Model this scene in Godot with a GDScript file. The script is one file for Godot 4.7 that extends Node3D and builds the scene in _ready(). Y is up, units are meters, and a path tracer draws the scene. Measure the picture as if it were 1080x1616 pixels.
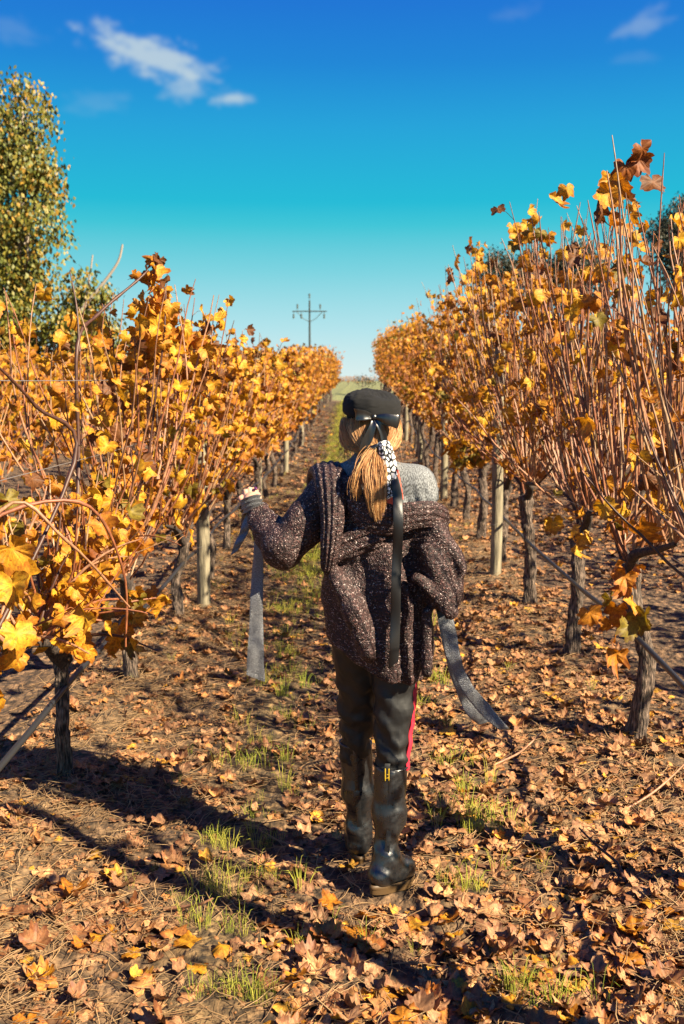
extends Node3D

# ---------------------------------------------------------------- geometry collector
class Geo:
	var v := PackedVector3Array()
	var n := PackedVector3Array()
	var c := PackedColorArray()
	var uv := PackedVector2Array()
	var idx := PackedInt32Array()

	func tube(path: PackedVector3Array, rad: PackedFloat32Array, sides: int, col := Color.WHITE, flat := 1.0, bark := 0.0, rseed := 0.0, cap := true) -> void:
		var m := path.size()
		var first := v.size()
		var t0 := (path[1] - path[0]).normalized()
		var u := t0.cross(Vector3.RIGHT if absf(t0.x) < 0.8 else Vector3.BACK).normalized()
		for i in m:
			var t := (path[mini(i + 1, m - 1)] - path[maxi(i - 1, 0)]).normalized()
			u = (u - t * u.dot(t)).normalized()
			var w := t.cross(u)
			for j in sides:
				var a := TAU * j / sides
				var d := u * cos(a) + w * sin(a) * flat
				var r := rad[i]
				if bark > 0.0:
					r *= 1.0 + bark * (sin(a * 3.0 + i * 0.5 + rseed) * 0.5 + sin(a * 5.0 - i * 0.31 + rseed * 2.0) * 0.4 + sin(i * 1.7 + a + rseed * 3.0) * 0.35)
				v.append(path[i] + d * r)
				n.append(d.normalized())
				c.append(col)
				uv.append(Vector2(float(j) / sides, float(i) / m))
		for i in m - 1:
			for j in sides:
				var a0 := first + i * sides + j
				var b0 := first + i * sides + (j + 1) % sides
				idx.append_array(PackedInt32Array([a0, a0 + sides, b0, b0, a0 + sides, b0 + sides]))
		if cap:
			for e in 2:
				var ring := first + (0 if e == 0 else (m - 1) * sides)
				var tip := v.size()
				var dirn := (path[0] - path[1]).normalized() if e == 0 else (path[m - 1] - path[m - 2]).normalized()
				v.append((path[0] if e == 0 else path[m - 1]) + dirn * (rad[0] if e == 0 else rad[m - 1]) * 0.35)
				n.append(dirn)
				c.append(col)
				uv.append(Vector2(0.5, 0.5))
				for j in sides:
					var p := ring + j
					var q := ring + (j + 1) % sides
					if e == 0:
						idx.append_array(PackedInt32Array([tip, p, q]))
					else:
						idx.append_array(PackedInt32Array([tip, q, p]))

	# a thin sheet of real thickness that follows a path; w are its half-width vectors
	func strip(path: PackedVector3Array, w: PackedVector3Array, thick: float, k := 4, arch := 0.0, col := Color.WHITE) -> void:
		var m := path.size()
		var first := v.size()
		for side in 2:
			for i in m:
				var t := (path[mini(i + 1, m - 1)] - path[maxi(i - 1, 0)]).normalized()
				var nr := t.cross(w[i]).normalized()
				for j in k + 1:
					var s := 2.0 * j / k - 1.0
					v.append(path[i] + w[i] * s + nr * (arch * (1.0 - s * s) + (thick if side == 0 else -thick) * 0.5))
					n.append(nr if side == 0 else -nr)
					c.append(col)
					uv.append(Vector2(float(j) / k, float(i) / (m - 1)))
		var half := m * (k + 1)
		for i in m - 1:
			for j in k:
				var a := first + i * (k + 1) + j
				var b := a + 1
				var d := a + k + 1
				var e := d + 1
				idx.append_array(PackedInt32Array([a, b, d, b, e, d, a + half, d + half, b + half, b + half, d + half, e + half]))
		for i in m - 1:
			for j in [0, k]:
				var a := first + i * (k + 1) + int(j)
				var d := a + k + 1
				if j == 0:
					idx.append_array(PackedInt32Array([a, d, a + half, a + half, d, d + half]))
				else:
					idx.append_array(PackedInt32Array([a, a + half, d, a + half, d + half, d]))
		for j in k:
			var a := first + j
			idx.append_array(PackedInt32Array([a, a + half, a + 1, a + 1, a + half, a + 1 + half]))
			var z := first + (m - 1) * (k + 1) + j
			idx.append_array(PackedInt32Array([z, z + 1, z + half, z + 1, z + 1 + half, z + half]))

	func add(o: Geo, t: Transform3D, col: Color) -> void:
		var first := v.size()
		v.append_array(t * o.v)
		uv.append_array(o.uv)
		var b := t.basis.orthonormalized()
		for q in o.n:
			n.append(b * q)
		for i in o.v.size():
			c.append(col)
		for i in o.idx:
			idx.append(first + i)

	func smooth() -> void:
		n.resize(v.size())
		n.fill(Vector3.ZERO)
		for i in range(0, idx.size(), 3):
			var a := idx[i]
			var b := idx[i + 1]
			var d := idx[i + 2]
			var f := (v[d] - v[a]).cross(v[b] - v[a])
			n[a] += f
			n[b] += f
			n[d] += f
		for i in n.size():
			n[i] = n[i].normalized() if n[i].length_squared() > 1e-20 else Vector3.UP

	func mesh() -> ArrayMesh:
		var a := []
		a.resize(Mesh.ARRAY_MAX)
		a[Mesh.ARRAY_VERTEX] = v
		a[Mesh.ARRAY_NORMAL] = n
		if c.size() == v.size():
			a[Mesh.ARRAY_COLOR] = c
		if uv.size() == v.size():
			a[Mesh.ARRAY_TEX_UV] = uv
		a[Mesh.ARRAY_INDEX] = idx
		var m := ArrayMesh.new()
		m.add_surface_from_arrays(Mesh.PRIMITIVE_TRIANGLES, a)
		return m


# ---------------------------------------------------------------- distance field meshed as surface nets
class Field:
	var o: Vector3
	var s: float
	var nx: int
	var ny: int
	var nz: int
	var f := PackedFloat32Array()

	func _init(lo: Vector3, hi: Vector3, cell: float) -> void:
		o = lo
		s = cell
		nx = int((hi.x - lo.x) / cell) + 2
		ny = int((hi.y - lo.y) / cell) + 2
		nz = int((hi.z - lo.z) / cell) + 2
		f.resize(nx * ny * nz)
		f.fill(0.5)

	# tapered capsule; sz stretches the distance along z (above 1 makes it flatter from front to back)
	func cap(a: Vector3, b: Vector3, ra: float, rb: float, k := 0.02, sz := 1.0, cut := false) -> void:
		var r := maxf(ra, rb) + k + s * 2.0
		var lo := (a.min(b) - Vector3.ONE * r - o) / s
		var hi := (a.max(b) + Vector3.ONE * r - o) / s
		var ab := b - a
		ab.z *= sz
		var ll := maxf(ab.length_squared(), 1e-9)
		for z in range(maxi(0, int(lo.z)), mini(nz, int(hi.z) + 1)):
			for y in range(maxi(0, int(lo.y)), mini(ny, int(hi.y) + 1)):
				var row := (z * ny + y) * nx
				for x in range(maxi(0, int(lo.x)), mini(nx, int(hi.x) + 1)):
					var p := o + Vector3(x, y, z) * s - a
					p.z *= sz
					var t := clampf(p.dot(ab) / ll, 0.0, 1.0)
					var d := (p - ab * t).length() - (ra + (rb - ra) * t)
					var e := f[row + x]
					if cut:
						d = -d
						var h := maxf(k - absf(d - e), 0.0) / k
						f[row + x] = maxf(d, e) + h * h * k * 0.25
					else:
						var h := maxf(k - absf(d - e), 0.0) / k
						f[row + x] = minf(d, e) - h * h * k * 0.25

	func ell(m: Vector3, r: Vector3, k := 0.03, turn := Vector3.ZERO) -> void:
		var big := maxf(r.x, maxf(r.y, r.z)) + k + s * 2.0
		var lo := (m - Vector3.ONE * big - o) / s
		var hi := (m + Vector3.ONE * big - o) / s
		var inv := Basis.from_euler(turn).inverse()
		for z in range(maxi(0, int(lo.z)), mini(nz, int(hi.z) + 1)):
			for y in range(maxi(0, int(lo.y)), mini(ny, int(hi.y) + 1)):
				var row := (z * ny + y) * nx
				for x in range(maxi(0, int(lo.x)), mini(nx, int(hi.x) + 1)):
					var p := inv * (o + Vector3(x, y, z) * s - m)
					var q := p / r
					var k0 := q.length()
					var k1 := (q / r).length()
					var d := k0 * (k0 - 1.0) / maxf(k1, 1e-5)
					var e := f[row + x]
					var h := maxf(k - absf(d - e), 0.0) / k
					f[row + x] = minf(d, e) - h * h * k * 0.25

	func each(fn: Callable) -> void:
		for z in nz:
			for y in ny:
				var row := (z * ny + y) * nx
				for x in nx:
					if f[row + x] < 0.1:
						f[row + x] = fn.call(o + Vector3(x, y, z) * s, f[row + x])

	func build(g: Geo, col := Color.WHITE) -> void:
		var cell := {}
		var sx := 1
		var sy := nx
		var sz := nx * ny
		var off := PackedInt32Array([0, sx, sy, sx + sy, sz, sx + sz, sy + sz, sx + sy + sz])
		for z in nz - 1:
			for y in ny - 1:
				var row := (z * ny + y) * nx
				for x in nx - 1:
					var i := row + x
					if absf(f[i]) > s * 3.0:
						continue
					var mask := 0
					for q in 8:
						if f[i + off[q]] < 0.0:
							mask |= 1 << q
					if mask == 0 or mask == 255:
						continue
					var sum := Vector3.ZERO
					var cnt := 0
					for q in 8:
						for ax in 3:
							var bit := 1 << ax
							if q & bit:
								continue
							var r := q | bit
							var fa := f[i + off[q]]
							var fb := f[i + off[r]]
							if (fa < 0.0) == (fb < 0.0):
								continue
							var t := fa / (fa - fb)
							var p := Vector3(q & 1, (q >> 1) & 1, (q >> 2) & 1)
							p[ax] += t
							sum += p
							cnt += 1
					cell[i] = g.v.size()
					g.v.append(o + (Vector3(x, y, z) + sum / cnt) * s)
					g.c.append(col)
					g.uv.append(Vector2.ZERO)
		var steps := [sx, sy, sz]
		for i: int in cell:
			for ax in 3:
				var a: int = steps[ax]
				var b: int = steps[(ax + 1) % 3]
				var d: int = steps[(ax + 2) % 3]
				if i + a >= f.size() or (f[i] < 0.0) == (f[i + a] < 0.0):
					continue
				if not (cell.has(i - b) and cell.has(i - d) and cell.has(i - b - d)):
					continue
				var p: int = cell[i - b - d]
				var q: int = cell[i - d]
				var r: int = cell[i]
				var t: int = cell[i - b]
				if f[i] < 0.0:
					g.idx.append_array(PackedInt32Array([p, t, r, p, r, q]))
				else:
					g.idx.append_array(PackedInt32Array([p, q, r, p, r, t]))


# ---------------------------------------------------------------- small helpers
var taken := {}
var M := {}
var rng := RandomNumberGenerator.new()
var clod := FastNoiseLite.new()
var broad := FastNoiseLite.new()


func lin(r: float, g: float, b: float) -> Color:
	return Color(r, g, b).linear_to_srgb()


func smoothstep01(a: float, b: float, x: float) -> float:
	var t := clampf((x - a) / (b - a), 0.0, 1.0)
	return t * t * (3.0 - 2.0 * t)


func numbered(called: String) -> String:
	var k: int = taken.get(called, 0)
	taken[called] = k + 1
	return called if k == 0 else "%s_%03d" % [called, k]


func thing(called: String, label: String, category: String, at: Vector3, group := "") -> Node3D:
	var t := Node3D.new()
	t.name = numbered(called)
	t.position = at
	tag(t, label, category, group)
	add_child(t)
	return t


func tag(t: Node, label: String, category: String, group := "") -> void:
	t.set_meta("label", label)
	if category:
		t.set_meta("category", category)
	if group:
		t.set_meta("group", group)


func part(called: String, mesh: Mesh, mat: Material, parent: Node, at := Transform3D.IDENTITY, stuff := false) -> MeshInstance3D:
	var o := MeshInstance3D.new()
	var key := "%d/%s" % [parent.get_instance_id(), called]
	var k: int = taken.get(key, 0)
	taken[key] = k + 1
	o.name = called if k == 0 else "%s_%03d" % [called, k]
	o.mesh = mesh
	o.material_override = mat
	o.transform = at
	if stuff:
		o.set_meta("kind", "stuff")
	parent.add_child(o, true)
	return o


func many(called: String, mesh: Mesh, mat: Material, parent: Node, where: Array, colors := PackedColorArray()) -> MultiMeshInstance3D:
	var mm := MultiMesh.new()
	mm.transform_format = MultiMesh.TRANSFORM_3D
	mm.use_colors = colors.size() > 0
	mm.mesh = mesh
	mm.instance_count = where.size()
	for i in where.size():
		mm.set_instance_transform(i, where[i])
		if colors.size() > 0:
			mm.set_instance_color(i, colors[i])
	var o := MultiMeshInstance3D.new()
	o.name = called
	o.multimesh = mm
	o.material_override = mat
	o.set_meta("kind", "stuff")
	parent.add_child(o, true)
	return o


func spline(p: Array, steps: int) -> PackedVector3Array:
	var out := PackedVector3Array()
	for i in p.size() - 1:
		var a: Vector3 = p[maxi(i - 1, 0)]
		var b: Vector3 = p[i]
		var c: Vector3 = p[i + 1]
		var d: Vector3 = p[mini(i + 2, p.size() - 1)]
		for k in steps:
			out.append(b.cubic_interpolate(c, a, d, float(k) / steps))
	out.append(p[p.size() - 1])
	return out


func ramp(vals: Array, count: int) -> PackedFloat32Array:
	var out := PackedFloat32Array()
	for i in count:
		var t := float(i) / maxf(count - 1, 1) * (vals.size() - 1)
		var k := mini(int(t), vals.size() - 2)
		out.append(lerpf(vals[k], vals[k + 1], t - k))
	return out


func vramp(vals: Array, count: int) -> PackedVector3Array:
	var out := PackedVector3Array()
	for i in count:
		var t := float(i) / maxf(count - 1, 1) * (vals.size() - 1)
		var k := mini(int(t), vals.size() - 2)
		var a: Vector3 = vals[k]
		out.append(a.lerp(vals[k + 1], t - k))
	return out


func noise(freq: float, sd: int, oct := 4, kind := FastNoiseLite.TYPE_SIMPLEX_SMOOTH) -> FastNoiseLite:
	var q := FastNoiseLite.new()
	q.seed = sd
	q.frequency = freq
	q.noise_type = kind
	q.fractal_octaves = oct
	q.fractal_type = FastNoiseLite.FRACTAL_FBM if oct > 1 else FastNoiseLite.FRACTAL_NONE
	return q


# a seamless grey picture of noise whose values run from lo to hi
func grey(size: int, freq: float, sd: int, lo: float, hi: float, oct := 4, kind := FastNoiseLite.TYPE_SIMPLEX_SMOOTH) -> ImageTexture:
	var im := noise(freq, sd, oct, kind).get_seamless_image(size, size)
	im.convert(Image.FORMAT_L8)
	var b := im.get_data()
	for i in b.size():
		b[i] = int(255.0 * clampf(lo + (hi - lo) * b[i] / 255.0, 0.0, 1.0))
	return ImageTexture.create_from_image(Image.create_from_data(size, size, false, Image.FORMAT_L8, b))


func mat(called: String, col: Color, rough := 0.8) -> StandardMaterial3D:
	var m := StandardMaterial3D.new()
	m.resource_name = called
	m.albedo_color = col
	m.roughness = rough
	M[called] = m
	return m


func tri(m: StandardMaterial3D, scale: Vector3, world := false) -> void:
	m.uv1_triplanar = true
	m.uv1_world_triplanar = world
	m.uv1_scale = scale


# ---------------------------------------------------------------- terrain
func height(x: float, z: float) -> float:
	var h := 0.62 * smoothstep01(14.0, 40.0, -z)
	h += 0.055 * exp(-pow((absf(x) - 1.28) / 0.33, 2.0)) * (1.0 + 0.5 * broad.get_noise_2d(x * 3.0, z * 3.0))
	h += 0.028 * broad.get_noise_2d(x * 2.0 + 40.0, z * 2.0)
	h += 1.6 * smoothstep01(70.0, 400.0, absf(x)) * (0.5 + broad.get_noise_2d(x * 0.02, z * 0.02))
	return h


func ground_height(x: float, z: float) -> float:
	var h := height(x, z)
	if z > -16.0 and absf(x) < 5.0:
		var w := 1.0 - smoothstep01(9.0, 16.0, -z)
		h += w * (0.022 * clod.get_noise_2d(x * 5.0, z * 5.0) + 0.012 * clod.get_noise_2d(x * 17.0, z * 17.0))
	return h


func build_materials() -> void:
	# soil
	var m := mat("soil", Color.WHITE, 0.95)
	m.vertex_color_use_as_albedo = true
	m.albedo_texture = grey(1024, 0.018, 3, 0.1, 1.15, 6)
	m.heightmap_enabled = true
	m.heightmap_texture = grey(1024, 0.022, 5, 0.0, 1.0, 6)
	m.heightmap_scale = 2.2
	tri(m, Vector3.ONE * 0.8, true)
	# leaf print: veins, blotches, browned rim
	var im := Image.create(256, 256, false, Image.FORMAT_RGB8)
	var bl := noise(0.025, 9, 4)
	var fine := noise(0.12, 19, 2)
	var veins := [Vector2(0, -1), Vector2(0.82, -0.57), Vector2(-0.82, -0.57), Vector2(0.85, 0.35), Vector2(-0.85, 0.35)]
	for y in 256:
		for x in 256:
			var p := Vector2(x / 127.5 - 1.0, y / 127.5 - 1.0)
			var val := 0.86 + 0.22 * bl.get_noise_2d(x, y) + 0.1 * fine.get_noise_2d(x, y)
			var vein := 0.0
			for q: Vector2 in veins:
				var al := p.dot(q)
				if al > 0.0:
					var ac := absf(p.cross(q))
					vein = maxf(vein, 1.0 - ac / (0.022 * (1.15 - al)))
					var side := absf(fposmod(al * 7.0 - ac * 5.0, 1.0) - 0.5)
					if ac < 0.3 * al:
						vein = maxf(vein, 0.45 * (1.0 - side / 0.07))
			var rim := smoothstep01(0.55, 0.95, p.length() + 0.35 * bl.get_noise_2d(x + 300, y))
			var spot := smoothstep01(0.32, 0.42, bl.get_noise_2d(x * 1.6 + 90, y * 1.6))
			var dry := clampf(rim * 0.75 + spot * 0.7, 0.0, 0.9)
			var r := lerpf(val, 0.66, dry)
			var gg := lerpf(val * 0.98, 0.52, dry)
			var bb := lerpf(val * 0.95, 0.44, dry)
			var k := clampf(vein, 0.0, 1.0) * 0.25
			im.set_pixel(x, y, Color(clampf(r + k, 0, 1), clampf(gg + k, 0, 1), clampf(bb + k * 0.6, 0, 1)))
	var leaf_tex := ImageTexture.create_from_image(im)
	var tones := {
		"leaf_yellow": lin(0.79, 0.445, 0.026), "leaf_gold": lin(0.74, 0.36, 0.021), "leaf_amber": lin(0.6, 0.24, 0.017),
		"leaf_brown": lin(0.2, 0.075, 0.018), "leaf_olive": lin(0.26, 0.2, 0.02), "leaf_rust": lin(0.33, 0.1, 0.014),
		"dry_tan": lin(0.44, 0.235, 0.105), "dry_brown": lin(0.28, 0.12, 0.045), "dry_orange": lin(0.5, 0.2, 0.04),
	}
	for k: String in tones:
		m = mat(k, tones[k], 0.62)
		m.albedo_texture = leaf_tex
		m.backlight_enabled = true
		m.backlight = Color(0.85, 0.8, 0.6) if k.begins_with("leaf") else Color(0.3, 0.3, 0.3)
		m.cull_mode = BaseMaterial3D.CULL_DISABLED
	m = mat("foliage", Color.WHITE, 0.62)
	m.vertex_color_use_as_albedo = true
	m.albedo_texture = leaf_tex
	m.backlight_enabled = true
	m.backlight = Color(0.85, 0.8, 0.6)
	m.cull_mode = BaseMaterial3D.CULL_DISABLED
	m = mat("litter", Color.WHITE, 0.75)
	m.vertex_color_use_as_albedo = true
	m.albedo_texture = leaf_tex
	m.backlight_enabled = true
	m.backlight = Color(0.25, 0.25, 0.25)
	m.cull_mode = BaseMaterial3D.CULL_DISABLED
	m = mat("blade", Color.WHITE, 0.6)
	m.vertex_color_use_as_albedo = true
	m.backlight_enabled = true
	m.backlight = Color(0.6, 0.6, 0.6)
	m.cull_mode = BaseMaterial3D.CULL_DISABLED
	m = mat("tree_leaf", Color.WHITE, 0.55)
	m.vertex_color_use_as_albedo = true
	m.backlight_enabled = true
	m.backlight = Color(0.5, 0.5, 0.5)
	m.cull_mode = BaseMaterial3D.CULL_DISABLED
	# wood
	var streak := grey(256, 0.03, 11, 0.2, 1.0, 4)
	m = mat("vine_bark", lin(0.33, 0.235, 0.175), 0.95)
	m.albedo_texture = grey(256, 0.03, 13, -0.25, 1.3, 5)
	m.heightmap_enabled = true
	m.heightmap_texture = grey(256, 0.035, 12, 0.0, 1.0, 4)
	m.heightmap_scale = 1.6
	tri(m, Vector3(11.0, 1.6, 11.0))
	m = mat("old_bark", lin(0.13, 0.09, 0.07), 0.95)
	m.albedo_texture = streak
	m.heightmap_enabled = true
	m.heightmap_texture = streak
	m.heightmap_scale = 1.0
	tri(m, Vector3(9.0, 4.0, 9.0))
	for q in [["cane_tan", lin(0.52, 0.25, 0.13)], ["cane_red", lin(0.38, 0.13, 0.055)], ["cane_dark", lin(0.11, 0.042, 0.024)], ["cane_pale", lin(0.5, 0.3, 0.16)]]:
		m = mat(q[0], q[1], 0.5)
		m.albedo_texture = grey(128, 0.04, 14, 0.55, 1.0, 3)
		tri(m, Vector3(14, 5, 14))
	m = mat("cane_mix", Color.WHITE, 0.5)
	m.vertex_color_use_as_albedo = true
	m = mat("post_wood", lin(0.42, 0.36, 0.24), 0.9)
	m.albedo_texture = grey(256, 0.02, 15, 0.45, 1.0, 5)
	m.heightmap_enabled = true
	m.heightmap_texture = streak
	m.heightmap_scale = 0.4
	tri(m, Vector3(7.0, 0.7, 7.0))
	m = mat("hose", lin(0.02, 0.021, 0.024), 0.42)
	m = mat("wire", lin(0.4, 0.37, 0.33), 0.45)
	m.metallic = 0.7
	m = mat("tree_bark", lin(0.3, 0.25, 0.2), 0.9)
	m = mat("gum_bark", lin(0.16, 0.12, 0.1), 0.9)
	m = mat("pole_wood", lin(0.035, 0.045, 0.045), 0.9)
	m = mat("steel", lin(0.06, 0.08, 0.08), 0.5)
	m = mat("porcelain", lin(0.5, 0.52, 0.52), 0.3)


# ---------------------------------------------------------------- leaves
var leaves: Array[Geo] = []        # blade shapes: petiole at the origin, tip towards -y, face towards +z, about 1 across
var leaf_mesh: Array[ArrayMesh] = []
var dry: Array[Geo] = []
var dry_mesh: Array[ArrayMesh] = []
var small: Array[Geo] = []


func blade(curl: float, fold: float, wave: float, droop: float, sd: int, rough := true) -> Geo:
	var r := RandomNumberGenerator.new()
	r.seed = sd
	var half := [[0, 1.0], [14, 0.9], [29, 0.72], [43, 0.86], [56, 0.97], [74, 0.82], [90, 0.7], [108, 0.84], [128, 0.78], [152, 0.62]] if rough else [[0, 1.0], [28, 0.74], [55, 0.95], [95, 0.7], [140, 0.65]]
	var pts: Array[Vector2] = []
	var edge: Array[Vector2] = []
	for q in half:
		edge.append(Vector2(q[0], q[1] * r.randf_range(0.9, 1.08)))
	edge.append(Vector2(180, 0.14))
	for i in range(half.size() - 1, 0, -1):
		edge.append(Vector2(360.0 - half[i][0], half[i][1] * r.randf_range(0.9, 1.08)))
	for i in edge.size():
		pts.append(edge[i])
		if rough:
			var nx := edge[(i + 1) % edge.size()]
			var an := nx.x if nx.x > edge[i].x else 360.0
			pts.append(Vector2(lerpf(edge[i].x, an, 0.5), lerpf(edge[i].y, nx.y, 0.5) * (r.randf_range(0.86, 0.95) if i % 2 == 0 else r.randf_range(1.0, 1.07))))
	var g := Geo.new()
	var ph := r.randf() * TAU
	var rings := [0.0, 0.36, 0.7, 1.0] if rough else [0.0, 1.0]
	for k in rings.size():
		for i in (1 if k == 0 else pts.size()):
			var a := deg_to_rad(pts[i].x)
			var rr: float = pts[i].y * rings[k] * 0.55
			var p := Vector3(sin(a) * rr, -cos(a) * rr, 0.0)
			var q := rr / 0.55
			p.z = fold * absf(p.x) - curl * q * q * 0.3 + wave * (sin(a * 3.0 + ph) * 0.13 + sin(a * 5.0 - ph) * 0.06) * q * q + r.randf_range(-1, 1) * wave * 0.05 * q
			p.z -= droop * maxf(-p.y, 0.0) * q * 0.6
			g.v.append(p)
			g.uv.append(Vector2(p.x, -p.y) / 1.1 * Vector2(1, -1) + Vector2(0.5, 0.5))
	var m := pts.size()
	for i in m:
		var j := (i + 1) % m
		g.idx.append_array(PackedInt32Array([0, 1 + j, 1 + i]))
		for k in rings.size() - 2:
			var o := 1 + k * m
			g.idx.append_array(PackedInt32Array([o + i, o + j, o + m + i, o + j, o + m + j, o + m + i]))
	g.smooth()
	return g


func build_leaves() -> void:
	for i in 11:
		leaves.append(blade([0.2, 0.5, -0.35, 0.8, 0.3, 1.1, 0.6, -0.6, 0.9, 0.4, 1.3][i], [0.2, 0.45, 0.3, -0.4, 0.6, 0.4, -0.3, 0.5, 0.8, -0.5, 0.3][i], [0.7, 0.9, 0.8, 1.1, 1.0, 1.3, 0.9, 1.2, 1.0, 1.4, 1.5][i], [0.3, 0.6, 0.2, 0.8, 0.4, 1.1, 0.6, 0.5, 0.9, 0.7, 1.2][i], 50 + i))
		leaf_mesh.append(leaves[i].mesh())
	for i in 6:
		dry.append(blade([0.4, 0.8, -0.5, 0.2, -0.3, 1.1][i], [0.35, -0.25, 0.5, 0.15, -0.35, 0.6][i], [0.9, 1.2, 1.0, 0.8, 1.3, 1.1][i], [0.3, 0.7, -0.4, 0.2, 0.5, 0.9][i], 80 + i))
		dry_mesh.append(dry[i].mesh())
	for i in 3:
		small.append(blade([0.2, 0.6, -0.4][i], [0.2, 0.4, -0.3][i], 0.5, 0.3, 120 + i, false))


func leaf_turn(r: RandomNumberGenerator, size: float, loose := 1.0) -> Basis:
	var tip := Vector3(r.randf_range(-0.8, 0.8) * loose, -1.0, r.randf_range(-0.8, 0.8) * loose).normalized()
	var az := r.randf() * TAU
	var face := Vector3(cos(az), r.randf_range(-0.1, 0.9), sin(az))
	face = (face - tip * face.dot(tip)).normalized()
	return Basis(tip.cross(face) * -size, -tip * size, face * size)


# ---------------------------------------------------------------- vines
func cane_path(r: RandomNumberGenerator, from: Vector3, dirn: Vector3, length: float, segs: int, bend: Vector3) -> PackedVector3Array:
	var p := PackedVector3Array()
	var q := from
	var d := dirn.normalized()
	var wob := Vector3(r.randf_range(-1, 1), 0, r.randf_range(-1, 1)) * 0.17
	for i in segs + 1:
		p.append(q)
		d = (d + bend / segs + wob * sin(i * 1.3 + from.z * 9.0) + Vector3(r.randf_range(-0.07, 0.07), 0, r.randf_range(-0.07, 0.07))).normalized()
		q += d * length / segs
	return p


func trunk_geo(r: RandomNumberGenerator, head: Vector3, sides: int, rings: int) -> Geo:
	var g := Geo.new()
	var kink := Vector3(r.randf_range(-0.05, 0.05), head.y * 0.5, r.randf_range(-0.06, 0.06))
	var path := spline([Vector3(0, -0.08, 0), Vector3(kink.x * 0.3, 0.12, kink.z * 0.3), kink, Vector3(head.x * 0.7 - kink.x * 0.4, head.y * 0.8, head.z * 0.7), head], rings)
	var base := r.randf_range(0.036, 0.044) if head.y > 0.68 else r.randf_range(0.028, 0.036)
	g.tube(path, ramp([base * 1.45, base * 1.1, base * 0.92, base, base * 1.35], path.size()), sides, Color.WHITE, 1.0, 0.24, r.randf() * 6.0)
	for i in g.v.size():
		var p := g.v[i]
		g.v[i] = p + g.n[i] * 0.007 * clod.get_noise_3d(p.x * 220.0, p.y * 36.0 + head.z * 99.0, p.z * 220.0)
	g.smooth()
	return g


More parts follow.
